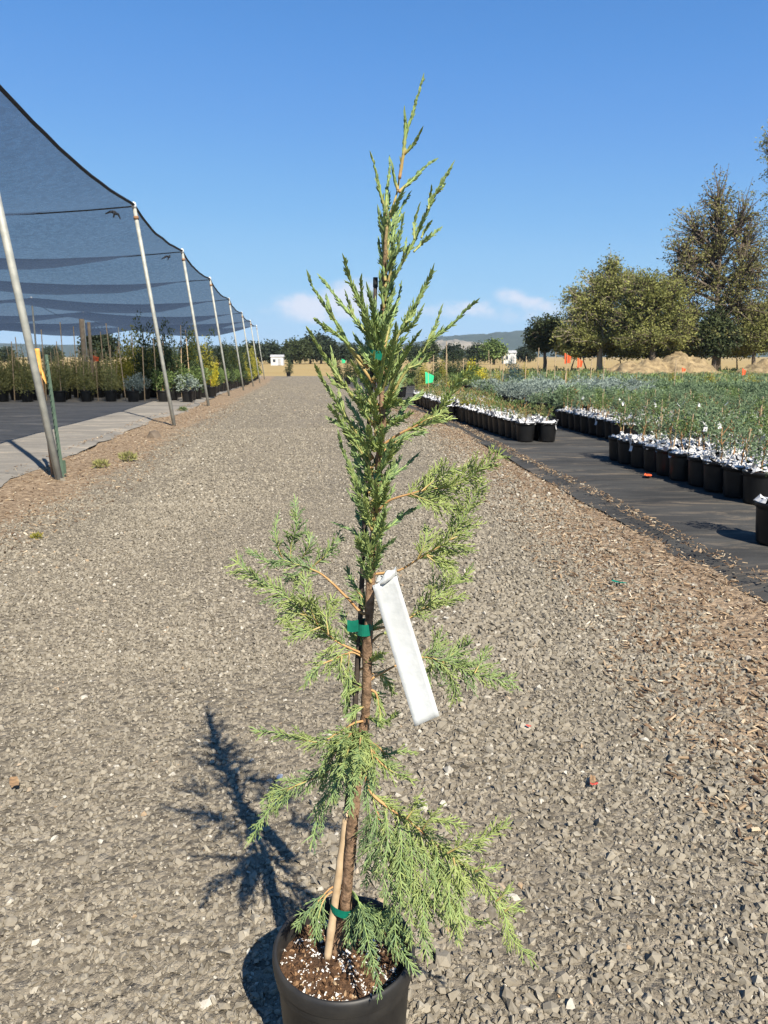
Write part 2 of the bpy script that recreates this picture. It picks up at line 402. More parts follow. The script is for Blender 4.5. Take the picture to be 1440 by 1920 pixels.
# fabric cloths with ragged edges and wrinkles
o = grid_sheet('ground_cloth', lambda y: (-75, F_LEFT(y) + .10 * nz1(0, y, 1.3) + .05 * nz1(5, y, 4)), YS,
               lambda x, y: hz(y) + .058 + .012 * nz1(x, y, 1.1) + edge_dip(F_LEFT(y) - x, y), lambda x, y: .5, M['fabric_left'], 130, lambda f: 1 - (1 - f) ** 2.6)
tag(o, kind='structure')
o = grid_sheet('ground_cloth', lambda y: (F_RIGHT(y) + .07 * nz1(9, y, 1.1) + .03 * nz1(5, y, 4), 75), ylist(-4, 70, .16, .8),
               lambda x, y: hz(y) + .055 + .014 * nz1(x, y, 1.3) + edge_dip(x - F_RIGHT(y), y), lambda x, y: .5, M['fabric_right'], 150, lambda f: f ** 2.6)
tag(o, kind='structure')
# the plain all round, one sheet to the horizon
fy = [-390, -40, 0, 10, 20, 24, 28, 32, 36, 40, 44, 48, 52, 56, 60, 70, 90, 130, 300, 1000, 2000, 3390]
o = grid_sheet('dry_field', lambda y: (-3390, 3390), fy, lambda x, y: hz(y) - .06, lambda x, y: .5, M['field'], 12)
tag(o, kind='structure')
# far forested ridge with a bare tan patch
def ridge(name, prof, D, depth, m):
    mb = MB(); pts = []
    for i in range(len(prof) - 1):
        (xa, ya), (xb, yb) = prof[i], prof[i + 1]
        for k in range(10):
            f = k / 10; px = xa + (xb - xa) * f; py = ya + (yb - ya) * (f * f * (3 - 2 * f))
            pts.append((px, py))
    rings = []
    for (px, py) in pts:
        q = at(px, py, D); h = q.z + 8 + 5 * mnoise.noise(Vector((px * .03, 1, 2))) + 1.6 * mnoise.noise(Vector((px * .35, 5, 2)))
        r = []
        for (dd, hh) in ((-depth, -3), (-depth * .6, h * .35), (-depth * .3, h * .72), (0, h - 8), (depth * .5, h * .7), (depth, -3)):
            r.append((q.x * (D + dd) / D + 12 * mnoise.noise(Vector((px * .1, dd * .01, 0))), D + dd, max(hh + (6 * mnoise.noise(Vector((px * .12, dd * .02, 4))) if hh > 0 else 0), -3)))
        rings.append(r)
    mb.quadstrip(rings, closed=False)
    o = mb.build(name, m, smooth=True); tag(o, kind='structure'); return o
ridge('far_hill', [(-1050, 652), (-200, 640), (300, 650), (560, 648), (640, 641), (720, 652), (790, 640), (835, 630), (900, 626), (960, 621), (1040, 617), (1200, 622), (1500, 618), (2000, 632), (2450, 650)], 2600, 500, M['hill'])
# ploughed tan slope on the ridge: a lower spur in front of it
M['bare'] = simple('bare_tan_slope', (.12, .11, .085), (.27, .23, .17), .03, .95)
ridge('bare_slope', [(765, 668), (790, 650), (820, 639), (850, 637), (890, 641), (930, 652), (955, 668)], 2300, 120, M['bare'])
M['mound'] = simple('dry_brush_mound', (.12, .085, .045), (.40, .30, .16), 1.6, .95, .8, .12)
# dry earth mounds below the trees
def mound(px0, px1, pytop, Y):
    x0, x1 = xpx(px0, Y), xpx(px1, Y); h = at(0, pytop, Y).z - hz(Y); mb = MB(); rings = []
    for i in range(41):
        f = i / 40; x = x0 + (x1 - x0) * f; r = []
        for j in range(17):
            g = j / 16; y = Y - 4 + 8 * g
            b = math.sin(math.pi * f) ** .7 * math.sin(math.pi * g) ** .8
            r.append((x, y, hz(y) - .05 + h * b * (.75 + .35 * nz1(x, y, .7) + .28 * nz1(x, y, 1.9))))
        rings.append(r)
    mb.quadstrip(rings, closed=False)
    return tag(mb.build('earth_mound', M['mound'], smooth=True), kind='structure')
mound(1130, 1265, 661, 67); mound(1205, 1345, 657, 68); mound(1375, 1560, 662, 67)

# ------------------------------------------------------------------ crushed stone (nobody could count it)
def stone_variants(n, seed):
    r = random.Random(seed); out = []
    for k in range(n):
        bm = bmesh.new()
        na = r.choice((4, 5, 5, 6)); h0 = r.uniform(.3, .62); ea = r.uniform(.6, 1.0)
        for lv, (sc0, zz) in enumerate(((1.0, -h0 * r.uniform(.3, 1)), (r.uniform(.45, .9), h0))):
            for i in range(na if lv == 0 else max(3, na - 1)):
                th = 2 * math.pi * i / na + r.uniform(-.38, .38) + lv * .4; q = sc0 * r.uniform(.78, 1.18)
                bm.verts.new((q * math.cos(th), q * math.sin(th) * ea, zz + r.uniform(-.2, .2)))
        res = bmesh.ops.convex_hull(bm, input=bm.verts)
        bmesh.ops.delete(bm, geom=list({g for g in res['geom_interior'] if isinstance(g, bmesh.types.BMVert)}), context='VERTS')
        bmesh.ops.triangulate(bm, faces=bm.faces); bm.verts.index_update(); bm.verts.ensure_lookup_table()
        V = np.array([v.co[:] for v in bm.verts], dtype=np.float32); Fc = np.array([[v.index for v in f.verts] for f in bm.faces], dtype=np.int32)
        out.append((V, Fc)); bm.free()
    return out
def scatter(name, variants, P, S, tint, m, flat=.5, seed=1, kind='stuff'):
    g = np.random.default_rng(seed); n = len(P); idx = g.integers(0, len(variants), n)
    yaw = g.uniform(0, 2 * np.pi, n); tx = g.normal(0, flat, n); ty = g.normal(0, flat, n)
    Vs, Fs, Ts = [], [], []; base = 0
    for k, (V, Fc) in enumerate(variants):
        sel = np.where(idx == k)[0]
        if not len(sel): continue
        c, s = np.cos(yaw[sel]), np.sin(yaw[sel]); cx, sx = np.cos(tx[sel]), np.sin(tx[sel]); cy, sy = np.cos(ty[sel]), np.sin(ty[sel])
        x = V[None, :, 0] * S[sel, None, 0]; y = V[None, :, 1] * S[sel, None, 1]; z = V[None, :, 2] * S[sel, None, 2]
        y, z = y * cx[:, None] - z * sx[:, None], y * sx[:, None] + z * cx[:, None]
        x, z = x * cy[:, None] + z * sy[:, None], -x * sy[:, None] + z * cy[:, None]
        x, y = x * c[:, None] - y * s[:, None], x * s[:, None] + y * c[:, None]
        W = np.stack([x + P[sel, None, 0], y + P[sel, None, 1], z + P[sel, None, 2]], -1).reshape(-1, 3)
        Ff = (Fc[None] + (np.arange(len(sel)) * len(V))[:, None, None]).reshape(-1, 3) + base
        Vs.append(W); Fs.append(Ff); Ts.append(np.repeat(tint[sel], len(V))); base += len(W)
    V = np.concatenate(Vs).astype(np.float32); Fc = np.concatenate(Fs).astype(np.int32); T = np.concatenate(Ts).astype(np.float32)
    me = bpy.data.meshes.new(name); me.vertices.add(len(V)); me.vertices.foreach_set('co', V.ravel())
    me.loops.add(Fc.size); me.loops.foreach_set('vertex_index', Fc.ravel())
    me.polygons.add(len(Fc)); me.polygons.foreach_set('loop_start', np.arange(0, Fc.size, 3, dtype=np.int32))
    a = me.attributes.new('tint', 'FLOAT', 'POINT'); a.data.foreach_set('value', T)
    me.materials.append(m); me.update(calc_edges=True); me.validate(); me.shade_flat()
    o = bpy.data.objects.new(name, me); C.objects.link(o); tag(o, kind=kind); return o
gl = np.vectorize(G_LEFT); gr = np.vectorize(G_RIGHT)
POTC = at(645, 1785, 1.275); POTC.z = 0
def road_points(n, y0, y1, seed, power=1.0):
    g = np.random.default_rng(seed)
    y = y0 + (y1 - y0) * g.random(n * 2) ** power
    half = np.minimum(.62 * np.maximum(y, 1.2) + .9, 8.5)
    x = g.uniform(-1, 1, n * 2) * half
    L, Rr = gl(y), gr(y)
    d = np.minimum(x - L + .1, Rr - x - .05 + g.normal(0, .3, n * 2)) + g.normal(0, .16, n * 2)
    ok = (d > 0) & (((x - POTC.x) ** 2 + (y - POTC.y) ** 2) > .135 ** 2)
    # uneven cover: bald patches
    cov = np.array([mnoise.noise(Vector((a * 1.3, b * 1.3, 8))) for a, b in zip(x, y)])
    ok &= g.random(n * 2) < (.9 + .5 * cov)
    x, y = x[ok][:n], y[ok][:n]
    z = np.array([road_z(a, b) for a, b in zip(x, y)])
    return np.stack([x, y, z], -1)
VAR = stone_variants(28, 3)
def tints(n, seed):
    g = np.random.default_rng(seed); return np.clip(g.normal(.5, .21, n) + (g.random(n) < .03) * .4, 0, 1)
def sizes(n, seed, lo, hi, pw=2.2):
    g = np.random.default_rng(seed); s = lo + (hi - lo) * g.random(n) ** pw
    return np.stack([s * g.uniform(.85, 1.3, n), s * g.uniform(.65, 1.05, n), s * g.uniform(.55, 1.0, n)], -1)
def gravel(n, y0, y1, lo, hi, seed, power=1.0, sink=.15, pw=2.2):
    P = road_points(n, y0, y1, seed, power); S = sizes(len(P), seed + 1, lo, hi, pw) * np.array([[.95 + .55 * mnoise.noise(Vector((a * 1.1, b * .22, 4)))] for a, b in P[:, :2]]) * (.86 + .34 / (1 + np.exp(-(P[:, :1] - .75) * 5))); P[:, 2] += S[:, 2] * (.5 - sink * 2)
    return P, S, tints(len(P), seed + 2)
parts = [gravel(40000, .55, 3.4, .006, .0165, 11, 1.0, .1, 1.7), gravel(34000, .55, 3.4, .0035, .008, 17), gravel(1300, .6, 3.8, .018, .030, 14, 1.0, .2),
         gravel(50000, 3.2, 7.2, .008, .019, 21, 1.0, .1, 1.6), gravel(50000, 7.0, 15.0, .011, .023, 31, 1.1, .1, 1.6), gravel(44000, 14.5, 72.0, .015, .030, 51, 1.6, .1, 1.6)]
P = np.concatenate([p[0] for p in parts]); S = np.concatenate([p[1] for p in parts]); T = np.concatenate([p[2] for p in parts])
scatter('gravel', VAR, P, S, T, M['stone'], .55, 5)
# bark chips and straw on the dirt verges
def flake():
    r = random.Random(4); out = []
    for k in range(8):
        L, W, h = r.uniform(.8, 1.4), r.uniform(.2, .5), r.uniform(.08, .16)
        V = np.array([(-L, -W, -h), (L * r.uniform(.7, 1), -W * .6, -h), (L, W, -h), (-L * .8, W * .8, -h), (-L * .9, -W * .8, h), (L * .8, -W * .5, h), (L * .9, W * .7, h), (-L * .7, W * .7, h)], dtype=np.float32)
        q = [(0, 3, 2), (0, 2, 1), (4, 5, 6), (4, 6, 7), (0, 1, 5), (0, 5, 4), (1, 2, 6), (1, 6, 5), (2, 3, 7), (2, 7, 6), (3, 0, 4), (3, 4, 7)]
        out.append((V, np.array(q, dtype=np.int32)))
    return out
def verge_points(n, seed, left):
    g = np.random.default_rng(seed); y = 1.5 + 22 * g.random(n) ** 1.6
    if left: a, b = np.vectorize(F_LEFT)(y) - .25, gl(y) + .45
    else: a, b = gr(y) - .5, np.vectorize(F_RIGHT)(y) + .28
    x = a + (b - a) * (g.random(n) if left else g.random(n) ** .8)
    z = np.array([road_z(u, v) for u, v in zip(x, y)]) + .010
    fl = np.vectorize(F_LEFT)(y); fr = np.vectorize(F_RIGHT)(y)
    z = np.where((x < fl - .1) | (x > fr + .1), z + .05, z)
    return np.stack([x, y, z], -1)
P = np.concatenate([verge_points(9000, 41, True), verge_points(18000, 42, False)])
g_ = np.random.default_rng(43); s = .006 + .016 * g_.random(len(P)) ** 2
S = np.stack([s, s, s], -1)
tc_ = NT('litter_chips'); f_ = tc_.attr('tint')
tc_.color(tc_.ramp(f_, [(0, (0.0486, 0.0319, 0.022)), (.35, (0.1404, 0.0912, 0.0561)), (.65, (0.2808, 0.1995, 0.122)), (.85, (0.432, 0.3306, 0.2135)), (1, (0.5616, 0.4902, 0.366))])); tc_.rough(.9, .15)
scatter('bark_mulch', flake(), P, S, np.clip(g_.normal(.5, .26, len(P)), 0, 1), tc_.m, .35, 44)

# ------------------------------------------------------------------ shade house
def LA(y): return -(2.55 + .117 * y)             # line of the post feet
UDIR = Vector((-.117, 1, 0)).normalized(); VDIR = Vector((-1, -.117, 0)).normalized()   # along the road, into the house
LEAN = .52; TOPZ = 4.27
YA = [1.2, 8.5, 15.5, 21.9, 28.8, 36.9, 45.5, 54.0, 62.5]
def foot(y):
    if abs(y - 8.5) < .1: return gnd(112, 903)
    if abs(y - 15.5) < .1: return gnd(327, 800)
    return Vector((LA(y), y, hz(y)))
def shade_post(name, f, top, r, label, grp=None):
    root = empty(name, f); d = top - f
    mb = MB(); mb.tube([Vector((0, 0, 0)) - d.normalized() * .12, d * .5, d], [r, r, r * .98], 14); mb.build('pole', M['pipe'], root, smooth=True)
    c = MB(); n = d.normalized()
    c.tube([d - n * .01, d + n * .05, d + n * .09, d + n * .11], [r * 1.25, r * 1.35, r * 1.1, r * .3], 12); c.build('cap', M['white_plastic'], root, smooth=True)
    k = MB(); k.tube([d - n * .22, d - n * .16], [r * 1.3, r * 1.3], 12); k.build('clamp', M['rust'], root, smooth=True)
    return tag(root, label, 'post', grp)
ordn = ['first', 'second', 'third', 'fourth', 'fifth', 'sixth', 'seventh', 'eighth', 'ninth', 'tenth', 'eleventh', 'twelfth', 'thirteenth', 'fourteenth', 'fifteenth', 'sixteenth', 'seventeenth', 'eighteenth']
TOPS = []
for i, y in enumerate(YA):
    f = foot(y); top = Vector((f.x, y, f.z)) + VDIR * LEAN + Vector((0, 0, TOPZ + (.05 if i == 1 else 0)))
    if i < 2: top.z += .16
    TOPS.append(top)
    if i == 0: continue
    lab = ('nearest leaning galvanised pipe post, its foot in brown mulch at the left' if i == 1 else
           f'leaning galvanised pipe post, {ordn[i-1]} from the viewer along the road edge')
    shade_post('shade_post', f, top, .043 if i == 1 else .038, lab, 'leaning posts along the road edge of the shade house')
ROWB = 9.0
def topA(y):                                      # height of the road-side edge line at depth y along the row
    for a, b in zip(range(len(YA)), range(1, len(YA))):
        if YA[a] <= y <= YA[b]:
            return TOPS[a].lerp(TOPS[b], (y - YA[a]) / (YA[b] - YA[a]))
    return TOPS[0] if y < YA[0] else TOPS[-1]
for row in (1, 2, 3):
    for i in range(3, len(YA)):
        p = topA(YA[i]) + VDIR * (ROWB * row)
        if row == 1 and i < 4: pass
        px = 720 + FPX * p.x / p.y
        if px < -30: continue
        f = Vector((p.x, p.y, hz(p.y) + .04))
        k = [j for j in range(3, len(YA)) if 720 + FPX * (topA(YA[j]) + VDIR * (ROWB * row)).x / (topA(YA[j]) + VDIR * (ROWB * row)).y >= -30].index(i)
        shade_post('shade_post', f, p - Vector((0, 0, .02)), .04,
                   f'upright grey post under the shade cloth, {ordn[k]} from left in {ordn[row-1]} inner row', 'upright inner posts under the shade cloth')
# cloth: hung on cross cables at each post pair, sagging between
root = empty('shade_canopy', TOPS[1]); base = TOPS[1].copy()
NV = 64; VMAX = 54.0
def cloth_pt(yi, fr, v):
    a = TOPS[yi].lerp(TOPS[yi + 1], fr); p = a + VDIR * v
    s = 4 * fr * (1 - fr); g = (v / ROWB) % 1.0; gs = 4 * g * (1 - g)
    edge = min(1, v / 2.5)
    span = (YA[yi + 1] - YA[yi]) / 7
    p.z -= .40 * span * s * (.26 + .74 * edge) + .42 * gs * (.65 + .5 * s) - .05
    p += VDIR * (.08 * s * (1 - edge))            # the free edge pulls inward between posts
    p.z += .035 * mnoise.noise(p * .8) * s + .02 * mnoise.noise(p * 2.1)
    return p
mb = MB(); rings = []
for yi in range(len(YA) - 1):
    K = 14
    for k in range(K + (1 if yi == len(YA) - 2 else 0)):
        rings.append([tuple(cloth_pt(yi, k / K, VMAX * (j / NV) ** 1.25) - base) for j in range(NV + 1)])
mb.quadstrip(rings, closed=False)
mb.build('shade_cloth', M['cloth'], root, smooth=True)
mb = MB(); pts = []
for yi in range(len(YA) - 1):
    for k in range(14): pts.append(cloth_pt(yi, k / 14, 0) - base)
mb.tube(pts, .028, 6); mb.build('edge_rope', M['cable'], root)
for yi in range(1, len(YA)):
    mb = MB(); mb.tube([cloth_pt(min(yi, len(YA) - 2), 0 if yi < len(YA) - 1 else 1, VMAX * j / 60) - base - Vector((0, 0, .03)) for j in range(61)], .014, 5)
    mb.build('cross_cable', M['cable'], root)
for row in range(1, 6):
    mb = MB(); pts = []
    for yi in range(len(YA) - 1):
        for k in range(8): pts.append(cloth_pt(yi, k / 8, ROWB * row) - base - Vector((0, 0, .03)))
    mb.tube(pts, .012, 5); mb.build('long_cable', M['cable'], root)
# knots of spare cloth where the edge is tied to the posts
for yi in (2, 3):
    p = TOPS[yi] + VDIR * .35 - Vector((0, 0, .12)) - base; mb = MB(); r = random.Random(yi)
    for k in range(5):
        d = Vector((r.uniform(-.26, .06), r.uniform(-.1, .1), r.uniform(-.09, .05)))
        mb.tube([p, p + d * .5 + Vector((0, 0, .04)), p + d], [.03, .022, .012], 6)
    mb.build('cloth_tie', M['tie_grey'], root)
tag(root, 'wide dark blue grey shade cloth roof sagging between cables and posts', 'shade cloth')

# green steel post and tagged wooden lath beside the nearest pipe post
def rod(name, a, b, r, m, label, cat, grp=None, sides=8, extra=None):
    root = empty(name, a); mb = MB(); d = b - a
    mb.tube([-d.normalized() * .08, d * .35, d * .7, d], [r, r, r * .98, r * .95], sides); mb.build('shaft', m, root, smooth=sides > 6)
    if extra: extra(root, d)
    return tag(root, label, cat, grp)
def tp(root, d):
    mb = MB(); n = d.normalized()
    for k in range(16):
        mb = MB(); mb.box(tuple(d * (.2 + .78 * k / 16) + Vector((0, -.03, 0))), (.014, .02, .016)); mb.build('stud', M['tpost'], root)
    mb = MB(); mb.box((d * .1 + Vector((0, .012, 0)))[:], (.10, .006, .16)); mb.build('anchor_plate', M['tpost'], root)
Yt = 8.75
rod('steel_post', Vector((xpx(118, Yt, 0), Yt, 0)), Vector((xpx(80, Yt, 1.6), Yt + .05, 1.45)), .024, M['tpost'], 'green studded steel post leaning against the nearest pipe post', 'post', sides=4, extra=tp)
def lathx(root, d):
    mb = MB(); n = d.normalized()
    mb.tube([d * .80, d * .84, d * .98, d * 1.0], [.028, .03, .029, .027], 10); mb.build('orange_tape', M['yellow_tape'], root, smooth=True)
    mb = MB(); q = d * .86
    for k in range(6): mb.leaf(q + Vector((.03, -.02, -.01 * k)), Vector((.35, -.1, -1)).normalized(), Vector((0, -1, 0)), .16, .03, .5)
    mb.build('tape_tail', M['yellow_tape'], root)
rod('wooden_lath', Vector((xpx(100, 8.95, 0), 8.95, 0)), Vector((xpx(68, 8.95, 1.6), 8.95, 1.52)), .022, M['rust'], 'brown lath with orange tape behind the nearest pipe post', 'stake', sides=6, extra=lathx)

# ------------------------------------------------------------------ nursery plants
def pot_profile(r, h):
    return [(0, .0), (r * .80, 0), (r * .82, .012), (r * .93, h * .82), (r * .94, h * .86), (r, h * .87), (r * 1.01, h * .97), (r * .99, h), (r * .95, h * .995), (r * .93, h * .9), (r * .90, h * .84)]
def pot_mesh(r, h, m, n=20):
    mb = MB(); mb.lathe(pot_profile(r, h), n); return mb.mesh('pot', m, smooth=True)
def soil_mesh(r, h, n=18, seed=1):
    rr = random.Random(seed); mb = MB(); rings = []
    for q in (1, .66, .33, .02): rings.append([(r * .915 * q * math.cos(2 * math.pi * j / n), r * .915 * q * math.sin(2 * math.pi * j / n), h * .86 + rr.uniform(-.008, .012)) for j in range(n)])
    mb.quadstrip(rings); return mb.mesh('soil', M['soil'])
def weedmat_mesh(r, h, seed):
    "a crumpled white cover on the pot's top, with a torn outline and open patches"
    rr = random.Random(seed); mb = MB(); n = 26; rings = []
    for q in (1.0, .8, .55, .3, .12):
        rings.append([(r * q * math.cos(2 * math.pi * j / n) * (1 + (.16 * mnoise.noise(Vector((j * .5, seed, 2))) if q == 1 else 0)),
                       r * q * math.sin(2 * math.pi * j / n) * (1 + (.16 * mnoise.noise(Vector((j * .5, seed, 2))) if q == 1 else 0)),
                       h + .012 + .05 * mnoise.noise(Vector((q * 5 + j * .37, seed * 3.1, 0))) * (1.3 if q > .7 else .8) - (.03 if q == 1 else 0)) for j in range(n)])
    mb.quadstrip(rings)
    mb.f = [f for i, f in enumerate(mb.f) if mnoise.noise(Vector((i * .21, seed * 7.7, 1))) < .15]
    # loose strips
    for k in range(rr.choice((1, 2, 3))):
        a = rr.uniform(0, 6.28); d = Vector((math.cos(a), math.sin(a), 0)); s = Vector((-d.y, d.x, 0)) * .022; p = d * r * .3 + Vector((0, 0, h + .03)); b = len(mb.v)
        for t in range(6):
            q = p + d * (r * .9 * t / 5) + Vector((0, 0, .05 * math.sin(t * 1.3 + k))); mb.v += [tuple(q - s), tuple(q + s)]; mb.t += [.5, .5]
        for t in range(5): mb.f.append((b + 2 * t, b + 2 * t + 1, b + 2 * t + 3, b + 2 * t + 2))
    return mb.mesh('weed_mat', M['mat_white'])
def strip_mesh(r, h, L):
    mb = MB(); b = 0
    for t in range(9):
        f = t / 8; x = -.04; y = -r * .7 - .10 * min(1, f * 2.2) ; z = h + .03 + .025 * math.sin(f * 3) - max(0, f - .35) * L
        if f > .35: y = -r * 1.07 - .02 * math.sin(f * 6)
        mb.v += [(x - .02, y, z), (x + .03, y + .004, z)]; mb.t += [.5, .5]
        if t: mb.f.append((2 * t - 2, 2 * t - 1, 2 * t + 1, 2 * t))
    return mb.mesh('hanging_strip', M['mat_white'])
def needle_mass(blobs, n, L, W, seed, up=.35, tint_by='out'):
    "foliage as many needle-tuft blades spread through overlapping irregular clumps; outside of each clump is younger growth"
    rr = random.Random(seed); mb = MB(); tot = sum(b[1][0] * b[1][1] * b[1][2] for b in blobs) or 1
    for (c, rad) in blobs:
        k = max(6, int(n * rad[0] * rad[1] * rad[2] / tot))
        for _ in range(k):
            d = Vector((rr.gauss(0, 1), rr.gauss(0, 1), rr.gauss(0, 1))).normalized(); q = rr.random() ** .42
            p = Vector((c[0] + d.x * rad[0] * q, c[1] + d.y * rad[1] * q, c[2] + d.z * rad[2] * q))
            dd = (d * .8 + Vector((rr.gauss(0, .5), rr.gauss(0, .5), up + rr.gauss(0, .45)))).normalized()
            nrm = Vector((rr.gauss(0, 1), rr.gauss(0, 1), rr.gauss(0, 1)))
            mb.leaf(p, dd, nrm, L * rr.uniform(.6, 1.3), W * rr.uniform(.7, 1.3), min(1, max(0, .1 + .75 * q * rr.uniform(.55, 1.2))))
    return mb
def cone_blobs(h0, h1, r, n, seed, jitter=.3):
    rr = random.Random(seed); out = []
    for i in range(n):
        f = (i + .5) / n; z = h0 + (h1 - h0) * f; w = r * (1 - f * .82) * rr.uniform(.75, 1.15)
        for k in range(3 if f < .6 else 2 if f < .85 else 1):
            a = rr.uniform(0, 6.28); q = w * (.55 if f < .85 else .1)
            out.append(((math.cos(a) * q, math.sin(a) * q, z + rr.uniform(-.05, .05)), (w * .62, w * .62, (h1 - h0) / n * rr.uniform(.8, 1.3))))
    return out
def low_blobs(h0, h, r, n, seed):
    rr = random.Random(seed); out = []
    for i in range(n):
        a = rr.uniform(0, 6.28); q = r * rr.random() ** .6 * .75; s = r * rr.uniform(.3, .5)
        out.append(((math.cos(a) * q, math.sin(a) * q, h0 + h * rr.uniform(.25, .8)), (s, s, h * rr.uniform(.25, .42))))
    return out
def stake_mesh(x, y, z0, z1, r, m, lean=.02, seed=0):
    mb = MB(); mb.tube([(x, y, z0), (x + lean * .5, y, (z0 + z1) / 2), (x + lean, y + lean * .5, z1)], [r, r * .95, r * .85], 5); return mb.mesh('stake', m)
class Kind:
    "one nursery plant kind: a few variants of every part's mesh, copied for each plant"
    def __init__(s, potr, poth, potm, variants): s.parts = variants; s.pot = pot_mesh(potr, poth, potm); s.soil = soil_mesh(potr, poth)
    def place(s, name, x, y, label, cat, grp, i, sc_=1.0, z=None, nopot=False):
        r = empty(name, (x, y, (hz(y) + .065) if z is None else z), (i * 2.399) % 6.283)
        if not nopot: inst('pot', s.pot, r, sc_=1); inst('soil', s.soil, r)
        for nm, me in s.parts[i % len(s.parts)]: inst(nm, me, r, sc_=sc_ if nm in ('foliage', 'branches') else 1)
        return tag(r, label, cat, grp)
def stem_mesh(h0, h1, seed, r=.008, m=None, branches=0):
    rr = random.Random(seed); mb = MB(); x = y = 0; pts = []
    for k in range(5): pts.append((x, y, h0 + (h1 - h0) * k / 4)); x += rr.uniform(-.02, .02); y += rr.uniform(-.02, .02)
    mb.tube(pts, [r, r * .9, r * .8, r * .65, r * .5], 5)
    for b in range(branches):
        p = Vector(pts[rr.choice((2, 3))]); a = rr.uniform(0, 6.28); mb.tube([p, p + Vector((math.cos(a) * .08, math.sin(a) * .08, .1))], [r * .6, r * .3], 4)
    return mb.mesh('stem', m or M['stem'])
PR, PH = .165, .31
# left block kinds
olive = Kind(.19, .34, M['pot'], [[('foliage', needle_mass(cone_blobs(.34, 1.36 + .12 * k, .36, 6, 60 + k), 760, .085, .03, 70 + k, .7).mesh('foliage', M['olive_shrub'])),
                                   ('stake', stake_mesh(.05, .02, .3, 1.42 + .1 * k, .012, M['bamboo'], .05 * (k - 1)))] for k in range(4)])
gold = Kind(.21, .36, M['pot'], [[('foliage', needle_mass(cone_blobs(.36, 2.05 + .22 * k, .58, 9, 80 + k), 1350, .10, .045, 90 + k, .8).mesh('foliage', M['gold_shrub'])),
                                  ('stem', stem_mesh(.3, .9, k, .014))] for k in range(4)])
blue = Kind(.19, .34, M['pot'], [[('foliage', needle_mass(low_blobs(.34, .55, .42, 9, 100 + k), 620, .08, .03, 110 + k, .2).mesh('foliage', M['grey_shrub'])),
                                  ('stem', stem_mesh(.3, .5, k, .012))] for k in range(3)])
mid = Kind(.19, .34, M['pot'], [[('foliage', needle_mass(low_blobs(.34, .62, .38, 9, 120 + k), 620, .08, .03, 130 + k, .4).mesh('foliage', M['green_shrub'])),
                                 ('stem', stem_mesh(.3, .5, k, .012))] for k in range(3)])
dark = Kind(.22, .38, M['pot'], [[('foliage', needle_mass(cone_blobs(.36, 2.2 + .25 * k, .46, 9, 140 + k), 1150, .10, .045, 150 + k, .8).mesh('foliage', M['dark_shrub'])),
                                  ('stem', stem_mesh(.3, .9, k, .014))] for k in range(3)])
yellow = Kind(.2, .36, M['pot'], [[('foliage', needle_mass(cone_blobs(.4, 1.35, .5, 6, 160 + k), 700, .10, .05, 170 + k, .5).mesh('foliage', M['yellow_shrub'])),
                                   ('stem', stem_mesh(.3, .7, k, .012))] for k in range(2)])
cnt = 0
for rowi in range(9):
    Y = 23.4 + rowi * .95 + (rowi > 4) * .5
    x = LA(Y) - .75; col = 0
    while x > -24 - rowi * .3:
        px = 720 + FPX * x / Y; jx, jy = rnd.uniform(-.12, .12), rnd.uniform(-.12, .12)
        q = rnd.random(); key = None
        if px < 215 + rowi * 6: key = 'olive'
        elif rowi == 0: key = 'blue' if q < .5 else 'mid' if q < .8 else 'gold'
        elif rowi == 1: key = 'mid' if q < .45 else 'gold' if q < .8 else 'blue'
        else: key = 'gold' if q < .78 else 'dark'
        if px > 330 or col < 2: key = ('mid', 'dark', 'mid', 'blue', 'gold')[int(q * 5)]
        first = rowi == 0
        G = dict(olive=('staked_shrub', 'thin olive green staked shrub in black pot', 'slim staked shrubs under the shade cloth'),
                 blue=('low_shrub', 'low silvery shrub in black pot', 'low silvery shrubs under the shade cloth'),
                 mid=('green_shrub', 'bushy green shrub in black pot', 'bushy green shrubs under the shade cloth'),
                 gold=('golden_conifer', 'tall golden green conifer in black pot', 'golden conifers under the shade cloth'),
                 dark=('dark_conifer', 'tall dark green conifer in black pot', 'dark conifers under the shade cloth'))[key]
        K = dict(olive=olive, blue=blue, mid=mid, gold=gold, dark=dark)[key]
        lab = (f'{G[1]}, {ordn[col]} from road in shade house front row' if first and col < 18 else f'{G[1]} behind the shade house front row')
        K.place(G[0], x + jx, Y + jy, lab, 'potted plant', G[2], cnt, rnd.uniform(.85, 1.12)); cnt += 1
        x -= .82 if key in ('olive', 'blue', 'mid') else .95; col += 1
# rows running on along the posts to the far end
for k in range(34):
    Y = 33.5 + k * .95 + rnd.uniform(-.15, .15)
    for c in range(2):
        x = LA(Y) - .8 - c * 1.1 + rnd.uniform(-.15, .15); q = rnd.random()
        K, nm, lb, gp = ((gold, 'golden_conifer', 'tall golden green conifer in black pot', 'golden conifers along the post row') if q < .2 else
                         (dark, 'dark_conifer', 'tall dark green conifer in black pot', 'dark conifers along the post row') if q < .5 else (mid, 'green_shrub', 'bushy green shrub in black pot', 'bushy shrubs along the post row'))
        K.place(nm, x, Y, lb + ' further down the row of leaning posts', 'potted plant', gp, cnt, rnd.uniform(.85, 1.1)); cnt += 1
# leaning bright yellow shrub by the posts
r = yellow.place('yellow_conifer', LA(27) - .45, 26.9, 'bright yellow conifer leaning toward the road beside the fourth leaning post', 'potted plant', None, 0, (.32, .32, 1.05))
for ch in r.children:
    if ch.name.startswith('foliage'): ch.rotation_euler = (0, R(-14), 0)
r.rotation_euler = (0, 0, 2.6)
